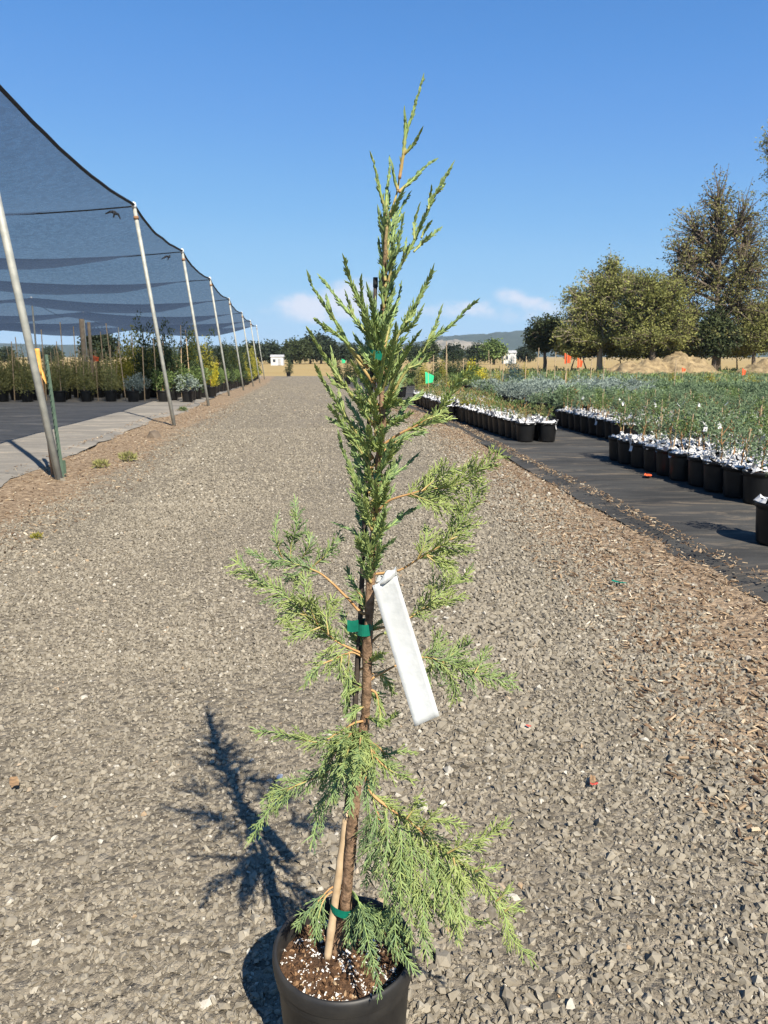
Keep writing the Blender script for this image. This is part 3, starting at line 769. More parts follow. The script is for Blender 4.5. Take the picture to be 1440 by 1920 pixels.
# wooden posts and tall stakes standing in the block
for i, (px, py, Y) in enumerate(((160, 598, 25.6), (173, 604, 26.4))):
    x = xpx(px, Y, 1); b = Vector((x, Y, hz(Y))); t = at(px, py, Y)
    rod('wooden_post', b, Vector((x, Y, t.z)), .085 if i == 0 else .06, M['wood'], ('thick' if i == 0 else 'thinner') + ' grey wooden post among plants under the shade cloth', 'post', None, 8)
for i, (px, py, Y) in enumerate(((22, 640, 24), (38, 632, 24.6), (82, 618, 24.2), (104, 640, 25), (119, 604, 24.8), (142, 612, 25.5), (196, 622, 25), (212, 606, 24.6), (232, 640, 24), (255, 628, 25.5), (268, 650, 24), (292, 634, 25), (308, 630, 26), (338, 610, 26.5), (356, 618, 27))):
    x = xpx(px, Y, 1); t = at(px, py, Y)
    rod('bamboo_stake', Vector((x, Y, hz(Y))), Vector((x + rnd.uniform(-.12, .12), Y, t.z)), .016, M['bamboo'], f'thin tall bamboo stake, {ordn[i]} from the left among the shaded plants', 'stake', 'tall thin stakes among the shaded plants', 5)

# ------------------------------------------------------------------ right-hand beds of potted seedlings
def tag_mesh(z, k):
    mb = MB(); a = k * 1.3; d = Vector((math.cos(a), math.sin(a), 0)); p = d * .03; q = d * .075
    mb.tube([(0, 0, z + .02), tuple(p + Vector((0, 0, z + .02))), tuple(p + Vector((0, 0, z)))], .003, 4)
    b = len(mb.v); n = Vector((-d.y, d.x, .2)) * .02
    for t in range(4): c = p.lerp(q, t / 3) + Vector((0, 0, z - .016 * t)); mb.v += [tuple(c - n), tuple(c + n)]; mb.t += [.5, .5]
    for t in range(3): mb.f.append((b + 2 * t, b + 2 * t + 1, b + 2 * t + 3, b + 2 * t + 2))
    return mb.mesh('name_tag', M['mat_white'])
seed_parts = []
for k in range(6):
    v = [('weed_mat', weedmat_mesh(PR, PH, 200 + k)), ('stem', stem_mesh(PH - .02, PH + .24 + .05 * (k % 3), 210 + k, .009, None, 3)),
         ('foliage', needle_mass([((.0, .0, PH + .30), (.13, .13, .12)), ((.06, .03, PH + .22), (.1, .1, .08)), ((-.05, .02, PH + .40), (.08, .08, .10))], 300, .045, .014, 220 + k, .15).mesh('foliage', M['blue_shrub' if k % 3 else 'green_shrub']))]
    if k % 3 == 1: v.append(('name_tag', tag_mesh(PH + .2 + .03 * k, k)))
    if k in (1, 3): v.append(('stake', stake_mesh(.03, .03, PH - .05, PH + .34 + .03 * k, .007, M['bamboo'], .02)))
    seed_parts.append(v)
seedling = Kind(PR, PH, M['pot'], seed_parts)
bare_parts = []
for k in range(4):
    bare_parts.append([('weed_mat', weedmat_mesh(PR, PH, 240 + k)), ('stem', stem_mesh(PH - .02, PH + .22, 250 + k, .007, None, 3)),
                       ('foliage', needle_mass([((0, 0, PH + .17), (.10, .10, .10)), ((.03, -.03, PH + .1), (.09, .09, .06))], 110, .055, .014, 260 + k, .5).mesh('foliage', M['olive_shrub' if k % 2 else 'green_shrub']))])
smallseed = Kind(PR, PH, M['pot'], bare_parts)
def block(K, edge, y0, rows, cols, step, desc, front_desc, grp, ext, cut=None):
    n = 0
    for i in range(rows):
        for j in range(cols):
            y = y0 + i * step + rnd.uniform(-.015, .015); x = edge(y) + PR + j * step + rnd.uniform(-.015, .015)
            if cut and not cut(x, y): continue
            if i == 0 and j < 16: lab = f'{front_desc}, {ordn[j]} from left in front'
            elif j == 0: lab = f'{front_desc}, {ordn[i]} along its left edge'
            else: lab = desc
            o = K.place('potted_seedling', x, y, lab, 'potted plant', grp, rnd.randrange(1000), rnd.uniform(.8, 1.05)); ext.append((i, j, o)); n += 1
    return n
seeds = []
block(seedling, lambda y: 3.42 - (y - 6.95) * .128 - .02, 6.98, 10, 8, .338, 'spindly seedling in white covered black pot, inner part of nearest right hand block',
      'spindly seedling in white topped pot, nearest right block', 'seedling pots in the nearest right hand block', seeds)
block(seedling, lambda y: 3.80 - (y - 11.85) * .117, 11.95, 10, 11, .342, 'seedling in white covered black pot, inner part of second right hand block',
      'seedling in white topped pot, second right block', 'seedling pots in the second right hand block', seeds)
block(smallseed, lambda y: 2.18 - (y - 12.15) * .15, 12.25, 13, 2, .335, 'tiny seedling in white covered black pot, inner part of the narrow aisle block',
      'tiny seedling in white topped pot, narrow aisle block', 'seedling pots in the narrow block beside the aisle', seeds)
block(smallseed, lambda y: 1.38 - (y - 16.9) * .10, 17.6, 14, 4, .36, 'white covered black pot, inner part of the farthest roadside block',
      'white topped black pot, farthest roadside block', 'seedling pots in the farthest roadside block', seeds)
# white strips of cover hanging over the rims of three pots
sm = strip_mesh(PR, PH, .22)
for n_, (i, j, o) in enumerate(seeds):
    pass
def hang(idx_test, rz):
    for (i, j, o) in seeds:
        if idx_test(i, j, o) and not any(c.name.startswith('hanging_strip') for c in o.children):
            s = inst('hanging_strip', sm, o, rz=rz - o.rotation_euler.z); o['label'] = o['label'].replace('white topped pot', 'pot with hanging white strip', 1); return
hang(lambda i, j, o: 'nearest right' in o['group'] and i == 7 and j == 0, R(-70))
hang(lambda i, j, o: 'narrow block' in o['group'] and i == 0 and j == 1, R(60))
hang(lambda i, j, o: 'second right' in o['group'] and i == 3 and j == 0, R(-70))
# two greyish pots with lime green cushions and a dark pair behind the tree
lime = Kind(.2, .3, M['pot_grey'], [[('foliage', needle_mass(low_blobs(.27, .2, .2, 6, 300), 240, .06, .025, 301, .4).mesh('foliage', M['gold_shrub']))]])
for i, (px, py) in enumerate(((882, 797), (898, 797))):
    g = gnd(px, py - 2); lime.place('lime_cushion_plant', g.x + i * .2, g.y + .1, ('left' if i == 0 else 'right') + ' one of two grey pots with lime green cushion plants beside the narrow block', 'potted plant', 'grey pots with lime cushions', i)
for i, (px, py) in enumerate(((838, 794), (856, 795))):
    g = gnd(px, py - 2); smallseed.place('potted_seedling', g.x + i * .12, g.y, ('left' if i == 0 else 'right') + ' one of two black pots standing out at the road end of the far block', 'potted plant', 'black pots at the road end', i)
# the single pot cut by the right edge of the photograph
g = gnd(1462, 1040); seedling.place('potted_seedling', g.x + .02, g.y + .12, 'single black pot standing alone nearest the viewer on the dark ground cloth', 'potted plant', None, 3)

# low blue green shrubs behind the pots
bluelow = Kind(.15, .28, M['pot'], [[('foliage', needle_mass(low_blobs(.2, .42, .36, 9, 310 + k), 620, .075, .026, 320 + k, .1).mesh('foliage', M['blue_shrub'])), ('stem', stem_mesh(.25, .5, k, .01))] for k in range(4)])
silver = Kind(.15, .28, M['pot'], [[('foliage', needle_mass(low_blobs(.2, .5, .38, 9, 330 + k), 620, .075, .028, 340 + k, .1).mesh('foliage', M['grey_shrub'])), ('stem', stem_mesh(.25, .5, k, .01))] for k in range(3)])
greenlow = Kind(.15, .28, M['pot'], [[('foliage', needle_mass(low_blobs(.2, .38, .34, 8, 360 + k), 560, .07, .024, 365 + k, .15).mesh('foliage', M['green_shrub'])), ('stem', stem_mesh(.25, .5, k, .01))] for k in range(3)])
n_ = 0
for i in range(11):
    Y = 16.4 + i * .76
    for j in range(24):
        x = 4.05 - (Y - 16) * .117 + j * .62 + rnd.uniform(-.1, .1)
        if x > xpx(1500, Y) or n_ > 230: continue
        px = 720 + FPX * x / Y
        sil = px < 1215 and rnd.random() < .75 and i > 2
        if not sil and i in (4, 5, 9) and rnd.random() < .85:
            greenlow.place('green_shrub', x, Y + rnd.uniform(-.1, .1), 'low mid green shrub in the darker band of the broad right hand bed', 'shrub', 'green shrubs in the right hand beds', n_, rnd.uniform(.7, 1.05)); n_ += 1; continue
        (silver if sil else bluelow).place('silver_shrub' if sil else 'blue_shrub', x, Y + rnd.uniform(-.1, .1),
                ('low silvery grey shrub in the middle of the right hand beds' if sil else 'low blue green shrub in the broad bed behind the seedling pots'), 'shrub',
                'silvery shrubs in the right hand beds' if sil else 'blue green shrubs in the right hand beds', n_, rnd.uniform(.8, 1.1)); n_ += 1
for i, (px, Y) in enumerate(((1190, 26), (1010, 27), (1330, 28.5), (930, 29), (1120, 31), (1400, 26.5), (1260, 33), (1060, 26.2))):
    gold.place('golden_conifer', xpx(px, Y), Y, 'low yellow green clump among blue green rows of the far right hand beds', 'shrub', 'yellow green clumps in the far right hand beds', i, (.8, .8, .36))
# far beds: row upon row, nobody could count them
def bed(name, m, strips, n, seed, L=.2):
    rr = random.Random(seed); mb = MB()
    for (y0, y1, x0, x1, h) in strips:
        k = int(n * (y1 - y0) * (x1 - x0) / sum((s[1] - s[0]) * (s[3] - s[2]) for s in strips))
        for _ in range(k):
            y = rr.uniform(y0, y1); x = rr.uniform(x0, x1) - .117 * (y - 24)
            cl = .55 + .6 * mnoise.noise(Vector((x * 1.6, y * 1.6, seed)))
            if rr.random() > cl + .25: continue
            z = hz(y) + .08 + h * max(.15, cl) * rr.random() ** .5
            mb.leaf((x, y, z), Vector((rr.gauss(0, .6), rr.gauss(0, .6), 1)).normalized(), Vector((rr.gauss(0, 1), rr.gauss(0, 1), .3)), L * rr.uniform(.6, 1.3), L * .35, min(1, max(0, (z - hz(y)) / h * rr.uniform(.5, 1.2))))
    return tag(mb.build(name, m), kind='stuff')
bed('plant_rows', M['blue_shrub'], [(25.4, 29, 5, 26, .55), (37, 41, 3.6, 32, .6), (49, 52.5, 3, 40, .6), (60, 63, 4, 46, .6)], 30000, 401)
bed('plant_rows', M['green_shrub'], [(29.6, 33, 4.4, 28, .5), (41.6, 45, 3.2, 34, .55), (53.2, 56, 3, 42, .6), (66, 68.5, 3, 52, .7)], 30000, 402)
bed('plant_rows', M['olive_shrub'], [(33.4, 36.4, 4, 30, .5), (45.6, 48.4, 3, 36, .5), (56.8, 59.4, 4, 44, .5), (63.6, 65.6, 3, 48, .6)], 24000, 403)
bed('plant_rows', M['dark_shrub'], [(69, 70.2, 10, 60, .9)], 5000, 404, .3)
# mixed plants standing taller left of the beds
n_ = 0
for i in range(46):
    Y = 25 + 27 * (i / 46) + rnd.uniform(-.5, .5); px = rnd.uniform(792, 1040) if i % 3 else rnd.uniform(742, 880)
    x = xpx(px, Y)
    if x < F_RIGHT(Y) + .5: x = F_RIGHT(Y) + .6
    K, nm, lb = ((mid, 'green_shrub', 'bushy mid green shrub'), (silver, 'silver_shrub', 'silvery grey shrub'), (gold, 'golden_conifer', 'golden green conifer'), (olive, 'staked_shrub', 'thin staked olive shrub'))[(0, 1, 0, 3, 0, 3, 1, 2)[i % 8]]
    K.place(nm, x, Y, lb + ' among mixed plants to the right of the far road', 'potted plant', 'mixed ' + nm.replace('_', ' ') + 's right of the far road', i, rnd.uniform(.55, .9) if K is not gold else .55)
for i in range(9):
    Y = 41 + i * .5; x = xpx(818 + i * 9.5, Y)
    dark.place('dark_conifer', x, Y, f'dark upright conifer, {ordn[i]} from left in the hedge row', 'potted plant', 'hedge like row of dark conifers right of the road', i, (.95, .95, .80))
for i, (px, Y) in enumerate(((632, 52), (652, 50), (664, 55), (700, 50), (735, 48), (770, 46))):
    dark.place('dark_conifer', xpx(px, Y), Y, f'dark bushy conifer beside the far end of the road, {ordn[i]} from the left', 'potted plant', 'dark conifers at the far right road edge', i, (1.15, 1.15, .85))
dark.place('columnar_conifer', xpx(541, 71), 71, 'single dark columnar conifer standing in the middle of the road end', 'tree', None, 2, (1.1, 1.1, .82))
yellow.place('yellow_conifer', xpx(886, 38), 38, 'bright yellow conifer in front of the dark conifer row', 'potted plant', None, 0, (1.1, 1.1, 1.15))
yellow.place('yellow_conifer', xpx(905, 38.6), 38.6, 'smaller bright yellow conifer to the right of the bright yellow one', 'potted plant', None, 1, (.9, .9, .8))
yellow.place('yellow_conifer', xpx(1000, 31), 31, 'low bright yellow conifer near the orange flags', 'potted plant', None, 1, (1.0, 1.0, .42))
yellow.place('yellow_conifer', xpx(846, 30), 30, 'low yellow conifer near the green flag', 'potted plant', None, 0, (.8, .8, .4))
spruce = Kind(.25, .35, M['pot'], [[('foliage', needle_mass(cone_blobs(.3, 1.7, .55, 8, 350), 1300, .11, .03, 351, .2).mesh('foliage', leafmat('blue_spruce_needles', (.02, .045, .045), (.08, .14, .14), .15, .0)))]])
spruce.place('blue_spruce', xpx(963, 33), 33, 'dark blue green spruce cone standing above the mixed plants', 'potted plant', None, 0)
for i, (px, py, Y) in enumerate(((836, 640, 36), (1008, 652, 30), (1040, 660, 31), (1108, 668, 29), (1132, 672, 28), (985, 668, 29), (1025, 668, 31), (1266, 674, 27), (943, 668, 32), (812, 666, 33), (868, 672, 32), (920, 672, 34), (1060, 700, 24), (1085, 700, 24.5))):
    x = xpx(px, Y, 1); t = at(px, py, Y)
    if t.z < hz(Y) + .4: continue
    rod('bamboo_stake', Vector((x, Y, hz(Y))), Vector((x + .02, Y, t.z)), .016, M['bamboo'], f'thin pale stake standing in the right hand beds, {ordn[i]} tallest', 'stake', 'thin stakes in the right hand beds', 5)
# flags
def flag(px, py, Y, m, label, w=.17, h=.21):
    t = at(px, py, Y); x = t.x; b = Vector((x, Y, hz(Y))); root = empty('marker_flag', b)
    mb = MB(); mb.tube([(0, 0, 0), (.005, 0, (t.z - b.z) * .5), (0, 0, t.z - b.z + h * .5)], .009, 5); mb.build('wire_stake', M['bamboo'], root)
    mb = MB(); top = t.z - b.z + h * .5
    for side in (0, .012):
        q = len(mb.v)
        for k in range(5):
            f = k / 4; xx = w * (f - .35); yy = .03 * math.sin(f * 4 + px) + side
            mb.v += [(xx, yy, top - .35 * h * f), (xx * .8, yy + .01, top - h + .1 * h * f)]; mb.t += [.5, .5]
            if k: mb.f.append((q + 2 * k - 2, q + 2 * k - 1, q + 2 * k + 1, q + 2 * k))
    mb.build('pennant', m, root); tag(root, label, 'flag')
flag(1063, 672, 24, M['orange'], 'orange flag on a stake, brightest and highest in the right hand beds', .2, .34)
flag(1086, 680, 24.5, M['orange'], 'darker orange red flag just right of the highest orange flag', .18, .32)
flag(1075, 735, 18.5, M['orange'], 'orange red flag low among the silvery shrubs, below the pair of flags', .17, .3)
flag(1281, 693, 36, M['orange'], 'small orange flag far off right of the pale stake', .2, .2)
flag(1394, 697, 32, M['orange'], 'small orange flag far off near the right edge', .18, .3)
flag(178, 672, 24, M['orange'], 'small orange flag among staked plants under the shade cloth', .2, .2)
flag(803, 708, 22, M['flag_green'], 'bright green flag right of the juniper', .26, .34)
flag(643, 677, 49, M['flag_green'], 'tiny green flag on the dark conifers left of the juniper', .25, .3)

# ------------------------------------------------------------------ trees
def tree(name, bpx, bpy_, Y, blobs, tr, m, label, seed, L=.34, dens=1.0, bark=None, twig=.03, grp=None, vis=None, cat='tree'):
    rr = random.Random(seed); s = Y / FPX
    base = Vector((xpx(bpx, Y), Y, hz(Y) - .05)); root = empty(name, base)
    tk = MB(); lf = MB(); bark = bark or M['tree_bark']
    C3 = []
    for (px, py, rx, ry, d) in blobs:
        c = at(px, py, Y) - base; C3.append((Vector((c.x, rr.uniform(-.6, .6) * rx * s, c.z)), rx * s, ry * s, d))
    topz = max(c.z for c, *_ in C3); fork = topz * .28
    mean = sum((c for c, *_ in C3), Vector()) / len(C3)
    fk = Vector((mean.x * .15, 0, fork)); tip = Vector((mean.x * .5, 0, topz * .8))
    tk.tube([(0, 0, -.2), (fk.x * .3, 0, fork * .4), fk, fk.lerp(tip, .5) + Vector((rr.uniform(-.3, .3), 0, 0)), tip], [tr * 1.25, tr, tr * .8, tr * .5, tr * .2], 8)
    for (c, rx, ry, d) in C3:
        st = fk.lerp(tip, min(.9, max(0, (c.z - fork) / max(.1, topz * .8 - fork) * .7)))
        if c.z < fork: st = Vector((0, 0, max(.1, c.z * .6)))
        midp = st.lerp(c, .5) + Vector((rr.uniform(-.2, .2) * rx, rr.uniform(-.2, .2) * rx, .12 * (c - st).length))
        tk.tube([st, midp, c], [tr * .42, tr * .28, tr * .14], 5)
        nt = max(8, int(26 * d * (rx * ry) ** .5 * dens * 1.7 / (L * 2.0)))
        for _ in range(nt):
            u = Vector((rr.gauss(0, 1), rr.gauss(0, 1), rr.gauss(0, 1) + .25)).normalized()
            q = rr.uniform(.5, 1.12) if rr.random() < .8 else rr.uniform(1.0, 1.4)
            e = c + Vector((u.x * rx * q, u.y * rx * q * .9, u.z * ry * q))
            k1 = st.lerp(c, rr.uniform(.55, 1)); mm = k1.lerp(e, .5) + Vector((0, 0, .1 * ry)) + Vector((rr.gauss(0, .08) * rx, rr.gauss(0, .08) * rx, 0))
            tk.tube([k1, mm, e], [twig * 1.6, twig, twig * .35], 3, cap=False)
            tn = rr.random(); leafn = int(rr.choice((3, 7, 11, 15)) * (.45 + d))
            for _ in range(leafn):
                f = rr.random() ** .6; p = mm.lerp(e, f) + Vector((rr.gauss(0, .5), rr.gauss(0, .5), rr.gauss(0, .5))) * L * 1.5
                lf.leaf(p, Vector((rr.gauss(0, 1), rr.gauss(0, 1), rr.gauss(-.1, .8))).normalized(), Vector((rr.gauss(0, 1), rr.gauss(0, 1), rr.gauss(0, 1))), L * rr.uniform(.6, 1.3), L * .55, min(1, max(0, tn * .6 + rr.uniform(0, .4))))
    tk.build('trunk', bark, root, smooth=True); lf.build('crown', m, root)
    return tag(root, label, cat, grp)
YT = 74
DK = 1.75
tree('deciduous_tree', 1342, 668, YT, [(1345, 372, 38, 44, .5), (1300, 430, 46, 44, .45), (1385, 420, 44, 56, .45), (1345, 462, 60, 50, .6), (1283, 500, 34, 40, .45), (1400, 505, 50, 55, .7), (1330, 530, 62, 46, .8),
     (1375, 580, 60, 44, .9), (1300, 588, 48, 40, .7), (1268, 545, 26, 30, .5), (1420, 600, 45, 45, .9), (1322, 632, 50, 24, .8), (1290, 620, 36, 26, .7), (1372, 632, 46, 24, .9), (1345, 420, 40, 50, .5), (1330, 480, 60, 40, .55), (1268, 475, 30, 40, .45), (1415, 455, 36, 60, .6), (1256, 520, 24, 30, .4), (1395, 540, 50, 40, .7)], .42, M['tree_dry'], 'tallest thin crowned tree at the right with bare branches showing sky', 501, .25, .72, twig=.042)
tree('deciduous_tree', 1486, 668, YT + 2, [(1452, 285, 26, 60, .8), (1475, 380, 46, 70, .8), (1462, 470, 44, 60, .8), (1482, 560, 60, 60, .9), (1452, 620, 50, 40, .9)], .5, M['tree_leaf'], 'very tall tree cut off by the right edge of the view', 502, .25, .8)
tree('willow_tree', 1124, 670, YT + 1, [(1145, 512, 22, 34, .8), (1118, 545, 36, 38, .9), (1165, 550, 40, 42, .9), (1088, 580, 34, 36, .8), (1135, 595, 52, 38, 1.0), (1068, 600, 24, 26, .6), (1105, 625, 40, 28, 1.), (1160, 625, 44, 30, 1.), (1062, 628, 30, 20, .9), (1095, 640, 34, 14, .9), (1142, 560, 34, 46, .9), (1178, 532, 26, 28, .7), (1075, 560, 30, 26, .6), (1110, 585, 34, 30, .9), (1145, 642, 30, 12, .8)], .3, M['tree_leaf'], 'dull green tree with pointed top and pale trunks behind the beds', 503, .25, .95, M['trunk_pale'])
tree('willow_tree', 1222, 668, YT - 3, [(1205, 545, 40, 34, .8), (1240, 560, 38, 38, .8), (1190, 585, 40, 36, .9), (1235, 605, 46, 34, 1.), (1265, 600, 32, 42, .9), (1215, 635, 50, 22, 1.), (1270, 635, 34, 18, 1.), (1175, 605, 40, 30, 1.), (1220, 575, 50, 36, .9), (1215, 528, 30, 24, .6), (1262, 560, 32, 42, .8), (1178, 640, 30, 14, .9)], .32, M['tree_leaf'], 'broad dull green tree between the pointed tree and tallest tree', 504, .25, .95)
tree('round_tree', 1022, 668, YT + 6, [(1022, 618, 28, 24, 1.2), (1005, 635, 20, 20, 1.2), (1042, 632, 22, 22, 1.2), (1020, 645, 28, 14, 1.2)], .25, M['tree_dark'], 'small dark round tree left of the pointed tree', 505, .3, 1.5)
tree('bushy_tree', 1338, 668, YT - 2, [(1345, 612, 26, 26, 1.3), (1325, 635, 22, 22, 1.3), (1362, 635, 24, 24, 1.3), (1340, 652, 24, 12, 1.3)], .25, M['tree_dark'], 'dense dark green bushy tree at the foot of the tallest tree', 506, .32, 1.6)
tree('bushy_tree', 1412, 668, YT - 1, [(1405, 625, 30, 26, 1.1), (1432, 612, 30, 34, 1.1), (1395, 645, 22, 14, 1.1), (1430, 648, 26, 12, 1.1)], .25, M['tree_leaf'], 'dense mid green bushy tree near the right edge', 507, .25, 1.4)
for i, (px, py, rx, ry, dY, mm, lb) in enumerate(((1072, 645, 26, 18, 2, 'tree_leaf', 'low olive scrub left of the pale trunks'), (1165, 648, 34, 16, 3, 'tree_leaf', 'low olive scrub right of the pale trunks'), (1098, 652, 22, 12, 4, 'tree_dark', 'dark scrub between the pale trunks'),
        (1255, 640, 34, 22, 5, 'tree_leaf', 'wide olive scrub under the broad tree'), (1295, 645, 28, 20, 4, 'tree_dry', 'browning scrub left of the dense dark bushy tree'), (1382, 648, 30, 18, 3, 'tree_leaf', 'olive scrub between the two bushy trees'), (1208, 655, 30, 12, 6, 'tree_dark', 'dark low scrub under the broad tree'))):
    tree('scrub_bush', px, 668, YT + dY, [(px, py, rx, ry, 1.1), (px - rx * .6, py + 7, rx * .6, ry * .6, 1.1), (px + rx * .6, py + 7, rx * .6, ry * .6, 1.1), (px, 661, rx * 1.1, 7, 1.1)], .1, M[mm], lb, 560 + i, .25, 1.3, cat='bush')
tree('dark_tree', 186, 668, 86, [(180, 642, 22, 22, 1.2), (200, 650, 18, 20, 1.2), (165, 656, 14, 14, 1.2), (185, 662, 22, 10, 1.2)], .25, M['far_tree'], 'dark green tree seen between posts under the far shade cloth', 508, .36, 1.5)
# treeline far beyond the road end
lab_ = ['the end of the post row', 'the left of the white shed', 'the columnar conifer', 'the columnar conifer, darker one', 'the tall middle left', 'the tall middle right', 'the right of the tallest pair', 'the left of the juniper', 'back of the juniper, left', 'back of the juniper, middle', 'back of the juniper, right',
        'the right of the juniper, darkest', 'the left of the yellow conifer', 'back of the yellow conifer', 'the rounded pale green crown', 'the left of the dark round tree', 'the left frame edge', 'the nearest pipe post', 'the second leaning post', 'the third leaning post', 'the fourth leaning post']
for i, (px, tp_, w, Y, m) in enumerate(((470, 648, 24, 190, 'far_tree'), (506, 645, 20, 205, 'far_tree'), (548, 641, 15, 200, 'tree_dark'), (563, 640, 16, 192, 'tree_dark'), (582, 633, 17, 198, 'far_tree'), (602, 631, 20, 206, 'far_tree'), (618, 640, 14, 200, 'far_tree'), (652, 648, 17, 215, 'far_tree'),
        (690, 655, 20, 230, 'far_tree'), (730, 652, 20, 230, 'far_tree'), (775, 650, 18, 220, 'far_tree'), (806, 643, 15, 210, 'tree_dark'), (850, 652, 18, 220, 'far_tree'), (895, 650, 20, 240, 'far_tree'), (926, 643, 19, 180, 'green_shrub'), (985, 655, 18, 240, 'far_tree'), (8, 656, 14, 240, 'far_tree'), (96, 655, 18, 250, 'far_tree'), (300, 652, 22, 240, 'far_tree'), (360, 650, 22, 230, 'far_tree'), (420, 652, 20, 220, 'far_tree'))):
    hb = 674; hh = (hb - tp_) / 2
    tree('far_tree', px, 672, Y, [(px, tp_ + hh * .8, w * .8, hh * .85, 1.2), (px - w * .45, tp_ + hh * 1.25, w * .6, hh * .7, 1.2), (px + w * .45, tp_ + hh * 1.2, w * .6, hh * .7, 1.2)], .3, M[m],
         f'dark tree in far treeline, at {lab_[i]}', 520 + i, .75, 1.25, grp='treeline beyond the dry field')
# small far buildings
def shed(px0, px1, pytop, Y, label):
    x0, x1 = xpx(px0, Y), xpx(px1, Y); z0 = hz(Y) - .05; h = at(0, pytop, Y).z - z0; root = empty('white_shed', ((x0 + x1) / 2, Y, z0)); W = x1 - x0; D = W * .7
    mb = MB(); mb.box((0, 0, h * .4), (W, D, h * .8)); mb.build('wall', M['wall_white'], root)
    mb = MB(); e = W * .56; q = [(-e, -D * .56, h * .79), (e, -D * .56, h * .79), (e, 0, h), (-e, 0, h), (-e, D * .56, h * .79), (e, D * .56, h * .79)]
    mb.v += q; mb.t += [.5] * 6; mb.f += [(0, 1, 2, 3), (3, 2, 5, 4), (0, 3, 4), (1, 5, 2), (0, 4, 5, 1)]; mb.build('roof', M['roof_grey'], root)
    mb = MB(); mb.box((W * .2, -D * .5 - .03, h * .33), (W * .22, .06, h * .6)); mb.build('door', M['roof_grey'], root)
    mb = MB(); mb.box((-W * .22, -D * .5 - .03, h * .45), (W * .2, .06, h * .25)); mb.build('window', M['glass'], root)
    tag(root, label, 'building')
shed(509, 532, 665, 165, 'white shed beyond the dry field at the end of the road')
shed(942, 966, 657, 205, 'white low building beyond the right hand beds in front of the far hill')
shed(1288, 1302, 628, 120, 'small white building glimpsed between the trees at the right')

# ------------------------------------------------------------------ the potted juniper
HY = 1.29
jr = random.Random(21)
soilz = .238
JB = Vector((POTC.x, POTC.y, road_z(POTC.x, POTC.y) - .004)); JUN = empty('potted_juniper', JB)
def P3(px, py, dz=0.0): return at(px, py, HY + dz) - JB
RP, HP = .141, .272 - JB.z
# pot with double rolled rim, seen from above
mb = MB(); mb.lathe([(0, .004), (.112, .002), (.116, 0), (.119, .006), (.126, .13), (.1265, .1305), (.131, .205), (.1315, .2055), (.1325, .2175), (.1326, .218), (.1362, .2185), (.1364, .219), (.1368, .236), (.1369, .2364), (.1398, .2376), (.1400, .238), (.1415, .252), (.141, .264), (.138, .2715), (.1345, .272), (.1315, .268), (.130, .255), (.1285, .20)], 96)
mb.build('pot', M['pot_dusty'], JUN, smooth=True)
def soil_h(x, y): return soilz - JB.z + .012 * mnoise.noise(Vector((x * 14, y * 14, 2))) + .005 * mnoise.noise(Vector((x * 60, y * 60, 5))) + .012 * math.exp(-((x + .02) ** 2 + (y - .01) ** 2) / .002)
mb = MB(); rings = []
for q in range(15):
    r_ = .1305 * (1 - q / 14.2); rings.append([(r_ * math.cos(2 * math.pi * j / 72), r_ * math.sin(2 * math.pi * j / 72), soil_h(r_ * math.cos(2 * math.pi * j / 72), r_ * math.sin(2 * math.pi * j / 72))) for j in range(72)])
mb.quadstrip(rings); mb.build('soil', M['soil'], JUN, smooth=True)
def bits(name, n, lo, hi, m, seed, var):
    g = np.random.default_rng(seed); a = g.uniform(0, 2 * np.pi, n); r_ = .127 * g.random(n) ** .5; x = r_ * np.cos(a); y = r_ * np.sin(a)
    keep = np.array([mnoise.noise(Vector((u * 25, v * 25, seed))) > -.12 + 1.6 * v for u, v in zip(x, y)]) if name == 'perlite' else np.ones(n, bool)
    x, y = x[keep], y[keep]; z = np.array([soil_h(u, v) for u, v in zip(x, y)]) + .001
    s = lo + (hi - lo) * g.random(len(x)) ** 2; S = np.stack([s, s * g.uniform(.6, 1, len(x)), s * g.uniform(.5, .9, len(x))], -1)
    o = scatter(name, var, np.stack([x, y, z], -1), S, g.random(len(x)), m, .6, seed); o.parent = JUN
bits('bark_bits', 900, .002, .0075, M['bark_mix'], 71, VAR); bits('perlite', 800, .0017, .0052, M['perlite'], 72, VAR)

# trunk and stake
TR = [(627, 1806), (630, 1780), (636, 1752), (643, 1725), (649, 1697), (652, 1645), (657, 1590), (661, 1545), (668, 1480), (675, 1425), (681, 1378), (685, 1340), (688, 1277), (688, 1215), (692, 1160), (694, 1110), (697, 1033), (703, 991), (706, 940), (708, 899), (710, 867), (714, 833), (718, 788), (716, 745), (715, 690), (716, 620), (719, 570), (721, 515), (722, 488), (723, 452), (726, 422), (733, 400), (744, 365), (749, 335), (756, 290), (762, 245)]
trp = [P3(x, y, .012 * math.sin(i * .8)) for i, (x, y) in enumerate(TR)]
def trad(i): 
    f = i / (len(TR) - 1); return max(.0014, .0132 * (1 - f) ** .82 * (1 + .12 * math.sin(i * 2.1)))
mb = MB(); fine = []; rads = []
for i in range(len(trp) - 1):
    for k in range(4):
        p = trp[i].lerp(trp[i + 1], k / 4); fine.append(p + Vector((mnoise.noise(p * 40), mnoise.noise(p * 40 + Vector((5, 5, 5))), 0)) * .0018); rads.append((trad(i) + (trad(i + 1) - trad(i)) * k / 4) * (1 + .16 * mnoise.noise(p * 90)))
mb.tube(fine, rads, 10, [min(1, max(0, (i / len(fine) - .78) * 8)) for i in range(len(fine))]); mb.build('trunk', M['juniper_bark'], JUN, smooth=True)
ST = [(613, 1800), (623, 1727), (635, 1640), (645, 1572), (659, 1430), (668, 1290), (676, 1150), (688, 870), (700, 640), (704, 534)]
